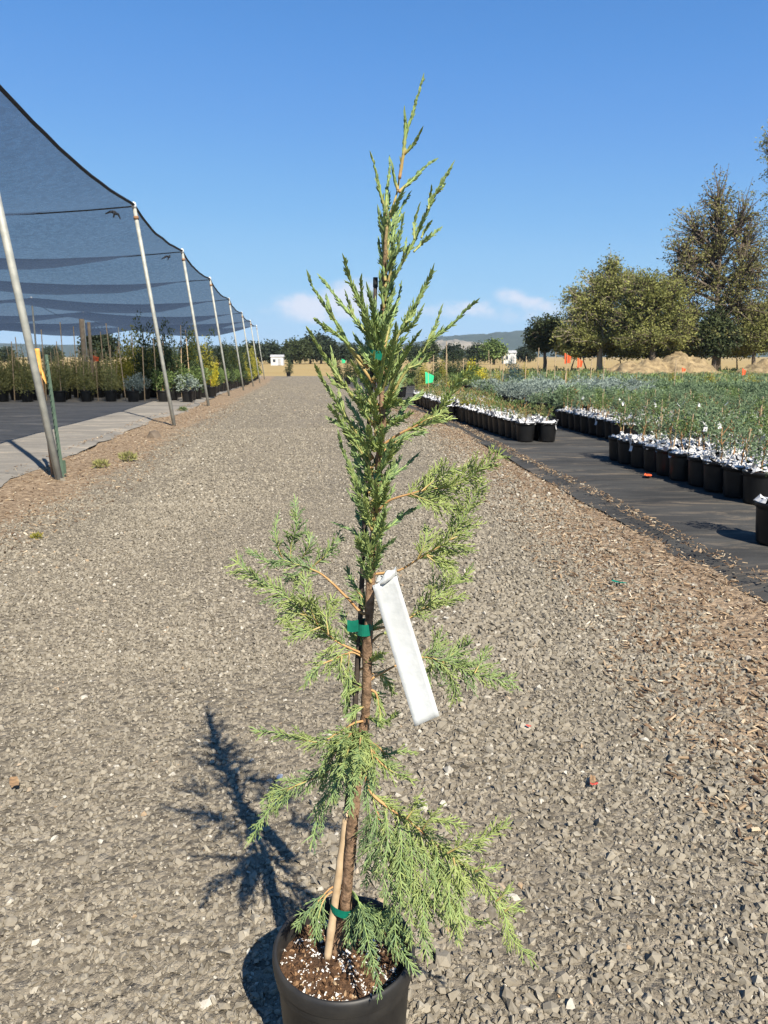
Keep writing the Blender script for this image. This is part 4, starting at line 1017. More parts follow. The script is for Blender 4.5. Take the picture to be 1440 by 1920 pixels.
mb = MB(); stp = [P3(x, y, -.014 + .034 * i / 9) for i, (x, y) in enumerate(ST)]; fine = []
for i in range(len(stp) - 1):
    for k in range(5): fine.append(stp[i].lerp(stp[i + 1], k / 5))
fine.append(stp[-1]); nst = len(fine)
mb.tube(fine[:18], [.0080 * (1 + (.13 if k in (4, 12) else 0)) for k in range(18)], 10); stk = mb.build('stake', M['bamboo'], JUN, smooth=True)
mb = MB(); mb.tube(fine[17:], [(.0058 - .0026 * k / (nst - 17)) * (1 + .12 * (k % 7 == 3)) for k in range(nst - 17)], 9); mb.build('stake_upper', M['stake_dark'], stk, smooth=True)
mb = MB(); e = fine[-1]; mb.tube([e - Vector((0, 0, .004)), e + Vector((0, 0, .012))], [.0042, .004], 8); mb.build('stake_cap', M['cable'], stk)
# green tie tapes
def tie(pts_px, w, name='tie_tape', flap=None):
    mb = MB(); 
    c = [P3(x, y, 0) for x, y in pts_px]; cen = (c[0] + c[-1]) * .5; a = (c[-1] - c[0]) * .5; L = a.length; ax = a.normalized(); up = Vector((0, 0, 1)); dep = Vector((0, 1, 0))
    rings = []
    for k in range(25):
        t = 2 * math.pi * k / 24; p = cen + ax * (L * math.cos(t)) + dep * (.018 * math.sin(t) - .006); rings.append([tuple(p + up * w * .5), tuple(p - up * w * .5)])
    mb.quadstrip(rings, closed=False)
    if flap:
        q = [P3(x, y, -.02) for x, y in flap]; b = len(mb.v)
        for i, p in enumerate(q): mb.v += [tuple(p + up * w * .5), tuple(p - up * w * .5)]; mb.t += [.5, .5]
        for i in range(len(q) - 1): mb.f.append((b + 2 * i, b + 2 * i + 1, b + 2 * i + 3, b + 2 * i + 2))
    mb.build(name, M['tape'], JUN)
tie([(619, 1690), (661, 1705)], .017); tie([(667, 1174), (700, 1174)], .022, flap=[(651, 1173), (660, 1175), (672, 1173)])
tie([(693, 664), (722, 668)], .015); tie([(700, 888), (714, 893)], .012)

class Spray:
    def __init__(s): s.w = MB(); s.f = MB()
def cat_path(pts, n):
    out = []
    for i in range(len(pts) - 1):
        p0 = pts[max(0, i - 1)]; p1 = pts[i]; p2 = pts[i + 1]; p3 = pts[min(len(pts) - 1, i + 2)]
        for k in range(n):
            t = k / n; out.append(0.5 * ((2 * p1) + (p2 - p0) * t + (2 * p0 - 5 * p1 + 4 * p2 - p3) * t * t + (3 * p1 - p0 - 3 * p2 + p3) * t ** 3))
    out.append(pts[-1]); return out
def resample(pts, step):
    out = [pts[0]]; acc = 0
    for a, b in zip(pts, pts[1:]):
        d = (b - a).length
        if d < 1e-9: continue
        while acc + d >= step:
            t = (step - acc) / d; a = a.lerp(b, t); out.append(a); d = (b - a).length; acc = 0
        acc += d
    if (out[-1] - pts[-1]).length > step * .3: out.append(pts[-1])
    return out
def cord(mb, p, d, L, r, tint, curl, droop=0.0, seg=.0075):
    "one scale-clad cord: a thin lumpy tapering tube; returns its points"
    n = max(2, min(9, int(L / seg))); pts = [p]; dd = d.copy()
    for k in range(n):
        dd = (dd + curl * (.5 / n) + Vector((jr.gauss(0, .09), jr.gauss(0, .09), jr.gauss(0, .09) - droop / n))).normalized(); pts.append(pts[-1] + dd * (L / n))
    rad = [r * (1 - .72 * (k / n) ** 1.5) * (1.0 if k % 2 else .74) * jr.uniform(.85, 1.15) for k in range(n + 1)]; rad[-1] = r * .15
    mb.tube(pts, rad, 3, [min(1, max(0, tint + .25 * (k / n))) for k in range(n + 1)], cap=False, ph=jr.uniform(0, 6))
    return pts
def grow(br, path, L, sp, ang, tint, f0, sub, r=.0017, plane=None, droop=0.0, endL=.45):
    pts = resample(path, sp); n = len(pts); side = 1
    view = Vector((0, 1, 0))
    for i in range(1, n - 1):
        f = i / n
        if f < f0: continue
        t = (pts[i + 1] - pts[i - 1]).normalized(); a = t.cross(view)
        if a.length < .05: a = Vector((1, 0, 0))
        a.normalize(); b = t.cross(a)
        for rep in range(2):
            side = -side; phi = jr.gauss(0, .62) + (0 if side > 0 else math.pi)
            nn = a * math.cos(phi) + b * math.sin(phi)
            an = ang * jr.uniform(.75, 1.3); d = t * math.cos(an) + nn * math.sin(an)
            g = (f - f0) / (1 - f0); prof = (math.sin(math.pi * min(1, g * .75 + .22)) ** .8) * (1 - g) + endL * g
            LL = L * prof * jr.uniform(.45, 1.2)
            if LL < .004: continue
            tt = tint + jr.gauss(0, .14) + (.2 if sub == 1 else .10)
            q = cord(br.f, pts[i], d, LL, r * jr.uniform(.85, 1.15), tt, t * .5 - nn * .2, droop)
            if sub and LL > .014:
                s2 = 1; ph2 = jr.uniform(0, 6)
                for k in range(1, len(q) - 1):
                    for rr_ in range(sub):
                        if jr.random() < .12: continue
                        s2 = -s2; td = (q[k + 1] - q[k - 1]).normalized(); aa = td.cross(b if abs(td.dot(b)) < .9 else a)
                        if aa.length < 1e-4: continue
                        aa.normalize(); bb = td.cross(aa); pp = jr.gauss(0, .7)
                        d2 = td * .75 + (aa * math.cos(pp) + bb * math.sin(pp)) * s2 * .66; d2.normalize()
                        L2 = max(.004, LL * .46 * (1 - k / len(q)) * jr.uniform(.5, 1.3))
                        q2 = cord(br.f, q[k], d2, L2, r * .82, tt + .08, td * .5, droop * .6)
                        if L2 > .016 and sub > 1:
                            for k2 in range(1, len(q2) - 1):
                                d3 = ((q2[k2 + 1] - q2[k2]).normalized() * .8 + Vector((jr.gauss(0, .5), jr.gauss(0, .5), jr.gauss(0, .5)))).normalized()
                                cord(br.f, q2[k2], d3, L2 * .4 * jr.uniform(.5, 1.2), r * .75, tt + .12, d3 * 0)
NBR = [0]
def branch(px_list, style='mid', dz0=0.0, dz1=None, tint=.35, L=None, f0=None, bare=False, droop=0.0, wr=.0026, extra=()):
    """px_list runs from the trunk to the tip; style sets how the sprays grow"""
    if dz1 is None: dz1 = jr.uniform(-.10, .08)
    n = len(px_list); path = cat_path([P3(x, y, dz0 + (dz1 - dz0) * (i / max(1, n - 1)) ** 1.2) for i, (x, y) in enumerate(px_list)], 6)
    LN = sum((b - a).length for a, b in zip(path, path[1:]))
    S = dict(cord=(.023, .0029, .42, 1, .0024, .05), dense=(.029, .0040, .52, 1, .0021, .08), mid=(.036, .0048, .62, 1, .0021, .12), feather=(.062, .0062, .74, 2, .00165, .2), wide=(.085, .007, .8, 2, .0016, .2))[style]
    br = Spray(); m = len(path)
    gb = dict(cord=.0, dense=.0, mid=.25, feather=.42, wide=-.2)[style]; wr = wr * (1.15 if style in ('cord', 'dense') else 1)
    br.w.tube(path, [max(.0008, wr * (1 - .8 * i / m)) for i in range(m)], 6, [min(1, max(0, (i / m - gb) * 3.2)) for i in range(m)])
    grow(br, path, L or S[0], S[1], S[2], tint, S[5] if f0 is None else f0, S[3], S[4], droop=droop)
    # clothed tip
    t = (path[-1] - path[-3]).normalized(); cord(br.f, path[-1] - t * .004, t, .016, S[4] * 1.15, tint + .25, t)
    for e in extra:
        ex = cat_path([P3(x, y, dz0 + (dz1 - dz0) * .8 + jr.uniform(-.02, .02)) for x, y in e[0]], 6); mm = len(ex)
        br.w.tube(ex, [max(.0007, wr * .6 * (1 - .75 * i / mm)) for i in range(mm)], 5, [min(1, max(.25 if style == 'feather' else .7, i / mm * 2)) for i in range(mm)])
        grow(br, ex, e[1], S[1], S[2], tint + .05, .12, S[3], S[4], droop=droop); t = (ex[-1] - ex[-2]).normalized(); cord(br.f, ex[-1], t, .012, S[4], tint + .2, t)
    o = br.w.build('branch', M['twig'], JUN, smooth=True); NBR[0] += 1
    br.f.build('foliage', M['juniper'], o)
# --- top: the leader and its upright cords
def b_(*a, **k): branch(*a, **k)
b_([(749, 335), (756, 290), (759, 262), (762, 245), (770, 225), (776, 205), (781, 185), (787, 168), (792, 152)], 'cord', 0, -.01, .33, L=.013, f0=.0)
b_([(759, 262), (760, 235), (759, 214)], 'cord', 0, -.01, .25, L=.009)
b_([(756, 290), (770, 277), (780, 263), (788, 248)], 'cord', 0, -.02, .35, L=.012)
b_([(725, 400), (716, 372), (710, 347), (704, 320), (699, 297)], 'cord', 0, -.02, .42, L=.013)
b_([(724, 405), (724, 380), (726, 352), (730, 325), (731, 303)], 'cord', 0, .03, .1, L=.013)
b_([(746, 356), (741, 340), (738, 325), (736, 313)], 'cord', 0, -.01, .3, L=.01)
b_([(748, 360), (762, 347), (778, 333), (790, 320), (811, 302)], 'cord', 0, .03, .12, L=.015)
b_([(727, 540), (741, 517), (757, 487), (777, 450), (790, 420), (800, 400), (812, 372), (826, 346), (846, 314)], 'dense', 0, -.05, .34, L=.017, f0=.2,
   extra=(([(777, 448), (776, 425), (780, 405), (784, 392)], .012), ([(776, 472), (792, 455), (806, 444), (825, 428)], .015), ([(790, 446), (798, 430), (808, 416)], .010), ([(803, 392), (806, 372), (808, 355)], .012), ([(820, 362), (828, 352), (833, 345)], .008), ([(757, 490), (758, 470), (762, 452)], .01)))
b_([(730, 500), (735, 460), (740, 425), (750, 395), (766, 366)], 'dense', 0, .04, .05, L=.016, f0=.05)
b_([(728, 530), (735, 500), (745, 465), (751, 435), (755, 412)], 'dense', 0, -.03, .26, L=.017, f0=.05)
for i in range(15):
    y = 590 - 190 * (i / 15); f = (590 - y) / 190; xs = 719 + 10 * f; sx = (-1) ** i
    b_([(xs, y), (xs + sx * jr.uniform(2, 9) + 4, y - 24), (xs + sx * jr.uniform(6, 20) + 8, y - jr.uniform(44, 70))], 'dense', 0, jr.uniform(-.05, .05), jr.uniform(.1, .4), L=.02, f0=.03)
for (x, y, ex, ey) in ((687, 1290, 650, 1300), (685, 1325, 655, 1345), (688, 1250, 720, 1225), (690, 1215, 660, 1195), (687, 1300, 712, 1318), (692, 1150, 662, 1120), (690, 1190, 715, 1165), (684, 1345, 716, 1362)):
    b_([(x, y), ((x + ex) / 2, (y + ey) / 2 - 6), (ex, ey)], 'mid', 0, jr.uniform(-.06, .03), jr.uniform(.3, .6), L=.032, f0=.1, wr=.0016)
b_([(722, 470), (718, 440), (712, 418), (710, 398)], 'cord', 0, -.01, .2, L=.012)
b_([(719, 500), (716, 485), (712, 468), (710, 455)], 'cord', 0, .01, .12, L=.011)
b_([(724, 480), (725, 450), (730, 425), (727, 405)], 'cord', 0, -.02, .2, L=.013)
# --- shoulder: steep ascending cords
b_([(714, 655), (692, 605), (674, 565), (660, 535), (652, 510), (646, 486)], 'dense', 0, -.07, .42, L=.024, f0=.15)
b_([(706, 670), (690, 630), (682, 590), (678, 555), (677, 524)], 'dense', 0, -.09, .30, L=.020)
b_([(704, 725), (668, 672), (650, 642), (634, 612), (616, 583), (597, 555), (585, 535), (579, 518)], 'cord', 0, -.06, .28, L=.016, f0=.3, extra=(([(627, 600), (617, 575), (612, 556)], .012),))
b_([(712, 690), (690, 632), (668, 602), (646, 577), (623, 548), (611, 532), (601, 520)], 'dense', 0, .05, .26, L=.018, f0=.3, extra=(([(668, 602), (658, 580), (649, 553)], .014),))
b_([(690, 690), (660, 655), (640, 634), (612, 615), (600, 606), (591, 598)], 'cord', 0, -.10, .42, L=.016, f0=.4)
b_([(706, 805), (662, 745), (635, 708), (617, 680), (597, 650), (588, 634), (580, 620)], 'cord', 0, -.10, .5, L=.018, f0=.25, extra=(([(640, 715), (628, 690), (622, 660)], .014), ([(650, 730), (632, 722), (618, 708)], .014)))
b_([(700, 860), (664, 805), (645, 780), (629, 750), (610, 720), (600, 703), (592, 688)], 'dense', 0, -.07, .48, L=.022, f0=.15, extra=(([(648, 782), (640, 760), (636, 735)], .018),))
b_([(704, 760), (690, 722), (676, 705), (668, 692), (660, 680)], 'cord', 0, -.13, .5, L=.016)
b_([(722, 705), (744, 635), (760, 605), (780, 570), (797, 537), (805, 520), (812, 506)], 'dense', 0, -.04, .36, L=.026, f0=.2, extra=(([(760, 605), (775, 590), (782, 565)], .018), ([(750, 625), (772, 612), (790, 580)], .018)))
b_([(720, 655), (730, 612), (741, 578), (748, 555), (752, 535)], 'dense', 0, .05, .18, L=.016)
b_([(717, 780), (745, 722), (766, 690), (792, 660), (817, 630), (845, 610), (867, 588), (880, 576), (891, 566)], 'dense', 0, -.06, .32, L=.020, f0=.3, extra=(([(792, 662), (805, 635), (817, 610), (826, 582)], .016), ([(766, 690), (790, 680), (808, 662)], .02)))
b_([(722, 755), (742, 700), (760, 662), (772, 642), (786, 624)], 'dense', 0, -.10, .35, L=.022)
b_([(706, 830), (702, 760), (710, 725), (717, 690), (721, 656)], 'cord', 0, -.12, .55, L=.017, f0=.1)
b_([(712, 838), (750, 813), (785, 796), (815, 776), (834, 757), (852, 723), (870, 703), (885, 694), (896, 690)], 'mid', 0, -.10, .60, L=.032, f0=.2, extra=(([(785, 797), (812, 790), (846, 785)], .02), ([(800, 786), (822, 778), (836, 768)], .02)))
b_([(714, 740), (730, 690), (738, 650), (742, 610)], 'dense', 0, -.12, .3, L=.02)
b_([(710, 720), (698, 680), (690, 645), (690, 612)], 'dense', 0, .06, .08, L=.022)
b_([(712, 780), (735, 745), (752, 715), (765, 690)], 'dense', 0, .07, .12, L=.024)
b_([(708, 760), (690, 730), (680, 700), (672, 665)], 'dense', 0, .05, .15, L=.024)
# --- middle column
b_([(703, 892), (668, 832), (648, 803), (634, 782), (620, 764)], 'dense', 0, -.06, .42, L=.026)
b_([(707, 902), (690, 866), (670, 828), (646, 805), (620, 786)], 'dense', 0, -.02, .30, L=.026)
b_([(704, 977), (694, 949), (678, 917), (657, 878), (642, 842), (635, 815)], 'dense', 0, -.05, .28, L=.022)
b_([(707, 944), (718, 917), (734, 893), (755, 878), (780, 855)], 'dense', 0, .05, .08, L=.019)
b_([(712, 886), (728, 862), (740, 845), (752, 828)], 'mid', 0, -.05, .4, L=.024)
b_([(712, 850), (740, 830), (770, 816), (795, 812)], 'mid', 0, .05, .2, L=.028)
b_([(703, 1013), (713, 1000), (738, 981), (760, 962), (789, 949)], 'dense', 0, .04, .08, L=.019)
b_([(697, 1053), (709, 1038), (721, 1025), (739, 1011)], 'dense', 0, -.04, .12, L=.022)
b_([(698, 1037), (676, 1010), (658, 994), (630, 982)], 'dense', 0, .03, .12, L=.018)
b_([(700, 975), (680, 958), (665, 940), (654, 924)], 'dense', 0, .02, .25, L=.018)
for (x, y, ex, ey, dz, tn) in ((714, 800, 700, 745, -.14, .5), (716, 770, 738, 722, -.15, .45), (712, 850, 690, 800, -.14, .45), (710, 880, 735, 830, -.13, .5), (708, 930, 690, 880, -.14, .4), (706, 950, 728, 905, -.13, .3), (704, 990, 682, 940, -.12, .4), (702, 1010, 722, 960, -.13, .35),
                             (700, 1050, 684, 1000, -.11, .35), (697, 1070, 712, 1022, -.12, .3), (696, 1090, 690, 1045, -.10, .25), (712, 860, 716, 800, -.16, .55), (706, 960, 706, 905, -.15, .5), (700, 1040, 668, 1010, -.08, .4), (712, 830, 660, 790, .09, .1), (714, 800, 765, 755, .1, .1), (708, 900, 750, 860, .1, .1), (706, 930, 668, 890, .1, .1), (716, 720, 700, 665, -.16, .4), (716, 690, 735, 640, -.14, .4), (715, 745, 752, 752, -.12, .5), (712, 790, 770, 775, -.10, .45), (712, 770, 672, 745, -.12, .4), (714, 760, 790, 738, .06, .25)):
    b_([(x, y), ((x + ex) / 2 + (ex - x) * .12, (y + ey) / 2 + 6), (ex, ey)], 'dense', 0, dz * .5, tn + .1, L=.027, f0=.05)
for i in range(26):
    y = 640 + 430 * (i / 26); xs = 702 - (y - 640) * .024; w = 62 - 26 * abs((y - 800) / 250)
    sx = (-1) ** i; ln = jr.uniform(40, 100); w *= jr.uniform(.7, 1.35)
    b_([(xs + jr.uniform(-4, 8), y + 40), (xs + sx * w * .35, y + 8), (xs + sx * w * jr.uniform(.5, 1.0), y + 40 - ln)], 'dense', -.012, jr.uniform(-.07, .03) if i % 3 else jr.uniform(.05, .10), jr.uniform(.2, .6), L=.027, f0=.04)
for i in range(14):
    y = 560 + 90 * (i / 14); xs = 712; sx = (-1) ** i
    b_([(xs + sx * 2, y + 60), (xs + sx * jr.uniform(4, 14), y + 20), (xs + sx * jr.uniform(8, 30), y - 25)], 'dense', 0, jr.uniform(-.09, .06), jr.uniform(.12, .45), L=.022, f0=.04)
# --- open feathery side branches, right
b_([(707, 962), (725, 942), (744, 933), (770, 926), (804, 917), (833, 915), (865, 904), (885, 890), (905, 875), (940, 850)], 'feather', 0, -.08, .84, L=.074, f0=.25, extra=(([(770, 926), (800, 938), (830, 950), (864, 955)], .045), ([(790, 921), (815, 900), (838, 885), (858, 878)], .05)))
b_([(696, 1077), (722, 1074), (749, 1069), (775, 1054), (796, 1040), (825, 1024), (844, 1011), (861, 985), (876, 954), (891, 928), (906, 902)], 'feather', 0, -.06, .76, L=.070, f0=.3, extra=(([(844, 1012), (868, 1000), (889, 985)], .03), ([(782, 1050), (800, 1010), (800, 990)], .04), ([(800, 1040), (830, 1050), (850, 1060)], .045), ([(800, 1042), (825, 1060), (845, 1072)], .04)))
b_([(691, 1182), (720, 1176), (745, 1168), (768, 1158), (792, 1141), (818, 1120), (845, 1097), (882, 1074)], 'feather', 0, .05, .68, L=.066, f0=.35, extra=(([(792, 1141), (825, 1130), (870, 1118)], .04),))
b_([(688, 1282), (698, 1272), (716, 1262), (738, 1250), (768, 1238), (796, 1232), (830, 1240), (860, 1252), (890, 1263), (927, 1273), (964, 1276)], 'feather', 0, .04, .48, L=.072, f0=.36, extra=(([(800, 1232), (820, 1205), (827, 1185)], .045), ([(830, 1240), (858, 1220), (880, 1204)], .045), ([(890, 1262), (905, 1235), (914, 1216)], .035), ([(830, 1242), (848, 1275), (853, 1312)], .05), ([(812, 1238), (806, 1262), (800, 1285)], .05)))
b_([(693, 1208), (712, 1190), (732, 1186), (752, 1180)], 'mid', 0, .03, .5, L=.03, f0=.4)
b_([(690, 1292), (705, 1300), (712, 1330), (716, 1350), (728, 1350), (742, 1338)], 'mid', 0, -.04, .6, L=.034)
b_([(694, 1265), (712, 1262), (730, 1285), (738, 1300)], 'mid', 0, .04, .45, L=.034)
# --- left
b_([(690, 1152), (675, 1147), (658, 1128), (641, 1111), (624, 1094), (602, 1076), (580, 1066), (556, 1058), (528, 1050), (505, 1056), (482, 1040), (466, 1032)], 'feather', 0, .04, .30, L=.040, f0=.42, wr=.003, extra=(([(581, 1066), (609, 1042), (624, 1020), (638, 1006)], .05), ([(545, 1055), (546, 1020), (557, 985), (553, 936)], .038), ([(530, 1050), (520, 1022), (516, 992), (521, 966)], .022), ([(572, 1062), (560, 1078), (535, 1086)], .035), ([(560, 1058), (580, 1020), (572, 995)], .034)))
b_([(686, 1228), (672, 1222), (637, 1206), (616, 1190), (594, 1169), (576, 1154), (550, 1128), (516, 1108), (477, 1081), (444, 1055)], 'feather', 0, -.08, .6, L=.07, f0=.12, droop=.25, extra=(([(594, 1169), (575, 1120), (570, 1080)], .05), ([(616, 1190), (612, 1150), (625, 1120)], .05), ([(600, 1176), (570, 1185), (540, 1172)], .045), ([(576, 1154), (545, 1150), (522, 1165)], .04)))
b_([(686, 1236), (660, 1223), (626, 1236), (598, 1249), (582, 1268), (573, 1284)], 'feather', 0, -.05, .52, L=.045, f0=.2, droop=.3, extra=(([(641, 1230), (638, 1255), (636, 1272)], .035), ([(655, 1225), (652, 1270), (648, 1310)], .04)))
b_([(688, 1250), (668, 1262), (655, 1300), (648, 1335)], 'mid', 0, .03, .25, L=.04, droop=.3)
b_([(690, 1130), (672, 1110), (660, 1090), (652, 1070)], 'mid', 0, .03, .3, L=.03)
b_([(688, 1240), (664, 1195), (648, 1170), (640, 1150)], 'mid', 0, .05, .35, L=.04)
# --- lower skirt, left and facing the viewer
b_([(681, 1352), (664, 1356), (640, 1370), (604, 1390), (578, 1389), (550, 1382), (512, 1372), (480, 1370)], 'feather', 0, -.03, .52, L=.05, f0=.25, droop=.1)
b_([(679, 1382), (650, 1398), (622, 1440), (578, 1464), (545, 1478), (511, 1510), (490, 1540), (471, 1573)], 'feather', 0, -.05, .42, L=.055, f0=.2, droop=.25, extra=(([(545, 1478), (520, 1484), (494, 1500)], .035),))
b_([(678, 1380), (655, 1425), (625, 1475), (600, 1520), (584, 1584)], 'feather', 0, -.10, .40, L=.055, droop=.4)
for (ex, ey, dz, tn) in ((600, 1440, -.13, .45), (622, 1500, -.15, .4), (655, 1520, -.17, .35), (690, 1515, -.15, .3), (640, 1455, -.20, .55), (668, 1470, -.2, .45), (705, 1470, -.16, .6), (620, 1405, -.1, .5), (650, 1500, .08, .08), (600, 1480, .06, .12), (700, 1500, .06, .1), (640, 1395, -.16, .55), (672, 1430, -.22, .5)):
    b_([(680, 1380), (680 + (ex - 680) * .45, 1372 + (ey - 1380) * .18), (680 + (ex - 680) * .8, 1380 + (ey - 1380) * .55), (ex, ey)], 'feather', 0, dz, tn, L=.042, f0=.1, droop=.5)
b_([(684, 1384), (706, 1398), (728, 1414), (752, 1408), (778, 1412)], 'feather', 0, .08, .6, L=.032, f0=.25)
b_([(684, 1386), (704, 1412), (722, 1434), (735, 1442)], 'feather', 0, .07, .12, L=.04, f0=.2)
b_([(686, 1392), (712, 1428), (738, 1448), (772, 1462)], 'feather', 0, -.02, .66, L=.045, f0=.25)
# --- long arching right branch
b_([(681, 1386), (685, 1440), (692, 1480), (720, 1508), (762, 1536), (792, 1560), (822, 1588), (864, 1618), (902, 1648), (926, 1681), (945, 1713), (958, 1757), (998, 1800)], 'feather', 0, -.12, .84, L=.066, f0=.2, droop=.25, wr=.0036, extra=(
    ([(838, 1600), (864, 1587), (904, 1574), (953, 1543)], .05), ([(792, 1556), (812, 1534), (864, 1550)], .05), ([(890, 1634), (912, 1628), (934, 1626)], .035), ([(945, 1710), (960, 1700), (978, 1708)], .03), ([(762, 1536), (780, 1510), (790, 1500)], .045), ([(930, 1690), (950, 1672), (958, 1660)], .03), ([(850, 1608), (856, 1640), (862, 1672)], .05)))
b_([(700, 1500), (730, 1590), (770, 1665), (800, 1698), (838, 1704), (890, 1730), (916, 1728)], 'feather', 0, -.10, .70, L=.052, f0=.25, droop=.3)
for (x, y, ex, ey, dz, tn) in ((700, 1500, 705, 1650, -.05, .3), (722, 1520, 720, 1690, -.10, .42), (745, 1530, 752, 1700, -.12, .5), (765, 1545, 770, 1770, -.12, .5), (790, 1570, 796, 1745, -.13, .55), (815, 1590, 815, 1700, -.12, .6), (835, 1605, 845, 1720, -.14, .62), (860, 1625, 862, 1750, -.14, .68), (690, 1510, 688, 1660, -.02, .25), (775, 1560, 740, 1700, -.05, .35), (740, 1540, 735, 1640, .04, .15), (800, 1580, 830, 1660, -.02, .5), (780, 1640, 800, 1800, -.14, .45), (730, 1640, 745, 1790, -.10, .35), (805, 1640, 862, 1770, -.13, .7)):
    b_([(x, y), (x + (ex - x) * .3 + 6, y + (ey - y) * .28), (x + (ex - x) * .7, y + (ey - y) * .65), (ex, ey)], 'wide', -.06, dz, tn, L=.052, f0=.08, droop=.5, wr=.0016)
# --- low twigs inside the pot
b_([(646, 1660), (622, 1664), (598, 1688), (578, 1715), (556, 1736)], 'feather', 0, -.05, .30, L=.045, f0=.3, droop=.5)
b_([(640, 1665), (612, 1680), (598, 1715), (592, 1762)], 'feather', 0, -.06, .28, L=.045, f0=.3, droop=.5)
for (ex, ey, dz, tn) in ((682, 1745, -.06, .2), (700, 1800, -.12, .18), (712, 1860, -.17, .28), (745, 1795, -.10, .2), (778, 1822, -.12, .3), (655, 1775, -.05, .22), (735, 1745, -.03, .15), (765, 1760, -.04, .25)):
    b_([(658, 1668), (672, 1690), (658 + (ex - 658) * .6, 1690 + (ey - 1690) * .45), (ex, ey)], 'wide', 0, dz, tn, L=.046, f0=.25, droop=.5, wr=.0018)
tag(JUN, 'slender staked juniper with green ties in black pot on the gravel road', 'potted plant')

# white label strap looped on a side branch of the juniper (hangs from it: a thing of its own)
A = at(745, 1090, HY - .05); TG = empty('plant_tag', A)
def tp3(px, py, d=-.06): return at(px, py, HY + d) - A
mb = MB(); rows = []
for i in range(25):
    f = i / 24; lx, ly = 698 + (778 - 698) * f, 1098 + (1362 - 1098) * f; rx, ry = 744 + (824 - 744) * f, 1080 + (1342 - 1080) * f
    dd = -.062 - .03 * f + .010 * math.sin(f * 3.1) ; r_ = []
    for j in range(7):
        g = j / 6; r_.append(tuple(tp3(lx + (rx - lx) * g, ly + (ry - ly) * g, dd + .0035 * math.cos((g - .5) * 2.6) + .0012 * math.sin(f * 17 + g * 2))))
    rows.append(r_)
mb.quadstrip(rows, closed=False)
o = mb.build('strap', M['tag'], TG, smooth=True); sm_ = o.modifiers.new('thickness', 'SOLIDIFY'); sm_.thickness = .0009
mb = MB(); rows = []
for i in range(15):                                # the head of the strap goes round the twig and comes back behind
    f = i / 14; a = math.pi * 1.25 * f; cx = 721 + 14 * math.sin(a) * .6 + 10 * f; cy = 1091 - 26 * math.sin(min(a, 2.4)) + 28 * max(0, f - .75); dd = -.062 + .034 * (1 - math.cos(a)) * .5; w = 22 - 12 * math.sin(math.pi * min(1, f * 1.2))
    rows.append([tuple(tp3(cx - w + 2 * w * j / 4 - 4 * (j - 2) * .2, cy + 8 - 4 * j * (1 - f) + 4 * math.sin(i + j), dd + .004 * math.sin(j * 2 + i))) for j in range(5)])
mb.quadstrip(rows, closed=False)
o = mb.build('loop', M['tag'], TG, smooth=True); sm_ = o.modifiers.new('thickness', 'SOLIDIFY'); sm_.thickness = .0009
tag(TG, 'long blank white plastic strap tag hanging from the juniper branch', 'plant tag')

# ------------------------------------------------------------------ scraps on the ground
def scrap(px, py, m, L, W, label, seed, name='litter_scrap', cat='litter'):
    g = gnd(px, py); rr = random.Random(seed); x, y = g.x, g.y
    onc = x < F_LEFT(y) or x > F_RIGHT(y); z = (hz(y) + .085) if onc else road_z(x, y) + .022
    root = None; mb = MB(); rows = []
    for i in range(7):
        f = i / 6 - .5; rows.append([(f * L, W * (j / 3 - .5) * (1 - .5 * abs(f)), .3 * L * (abs(f) * rr.uniform(.1, .5)) + .004 * rr.random()) for j in range(4)])
    mb.quadstrip(rows, closed=False); o = mb.build(name, m, None, (x, y, z)); o.rotation_euler = (0, 0, rr.uniform(0, 3)); tag(o, label, cat)
scrap(1113, 1490, M['red'], .026, .016, 'red plastic scrap on the gravel right of the juniper', 1)
scrap(990, 1378, M['red'], .02, .012, 'tiny pink red scrap on the gravel below the white tag', 2)
scrap(1160, 1106, M['tape'], .09, .03, 'scrap of green tape on the mulch verge at the right', 3)
scrap(1214, 905, M['orange'], .16, .09, 'orange flag scrap lying on the dark ground cloth', 4)
scrap(1110, 1482, M['chip'], .05, .02, 'brown bark flake beside the red plastic scrap', 9)
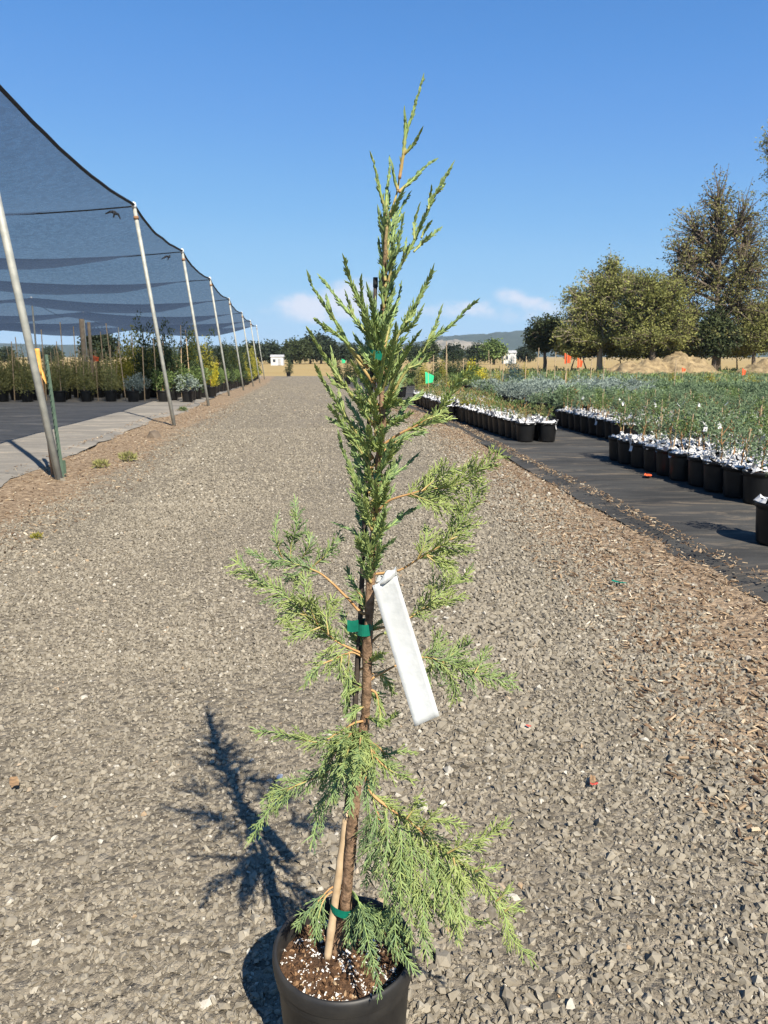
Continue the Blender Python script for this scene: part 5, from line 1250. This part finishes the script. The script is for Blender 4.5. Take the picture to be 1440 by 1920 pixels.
scrap(28, 1478, M['chip'], .07, .03, 'pale tan wood splinter on the gravel at the far left', 5)
scrap(525, 1472, M['mat_white'], .03, .02, 'bright white chip on the gravel left of the juniper', 6)
scrap(1165, 1170, M['bamboo'], .05, .025, 'small faded tan leaf on the gravel right of the white tag', 7)
def clod(px, py, r, label, m, seed):
    g = gnd(px, py); V, Fc = VAR[seed]; mb = MB(); mb.v = [tuple(Vector(v) * r) for v in V]; mb.t = [.2] * len(V); mb.f = [tuple(f) for f in Fc]
    o = mb.build('dirt_clod', m, None, (g.x, g.y, road_z(g.x, g.y) + r * .3)); tag(o, label, 'clod')
clod(290, 822, .13, 'dark dirt clod on the left verge short of the second leaning post', M['tree_bark'], 3)
clod(118, 905, .035, 'small stone lying against the foot of the nearest pipe post', M['stone'], 5)
def weed(px, py, h, label, seed, m='green_shrub'):
    g = gnd(px, py); mb = needle_mass([((0, 0, h * .4), (h * .9, h * .7, h * .4))], 130, h * .6, h * .16, seed, .8); o = mb.build('weed', M[m], None, (g.x, g.y, road_z(g.x, g.y))); tag(o, label, 'weed')
weed(70, 1016, .045, 'small dry green weed on the gravel at the left', 1, 'gold_shrub')
weed(343, 772, .12, 'green weed tuft beside the foot of the second leaning post', 2)
weed(240, 868, .12, 'dry green weed patch at the left gravel edge', 3, 'olive_shrub')
weed(190, 880, .10, 'low olive weed patch right of the nearest pipe post', 4, 'olive_shrub')

# ------------------------------------------------------------------ air: far hills fade to blue
mb = MB(); mb.box((0, 1500, 78), (6800, 3800, 160)); o = mb.build('haze', None); tag(o, kind='stuff')
hm = bpy.data.materials.new('haze_air'); hm.use_nodes = True; ht = hm.node_tree; ht.nodes.clear()
ho = ht.nodes.new('ShaderNodeOutputMaterial'); hv = ht.nodes.new('ShaderNodeVolumePrincipled'); ht.links.new(hv.outputs[0], ho.inputs['Volume'])
hv.inputs['Density'].default_value = 0.00010; hv.inputs['Color'].default_value = (.70, .85, 1.0, 1); hv.inputs['Anisotropy'].default_value = 0.0
o.data.materials.append(hm)
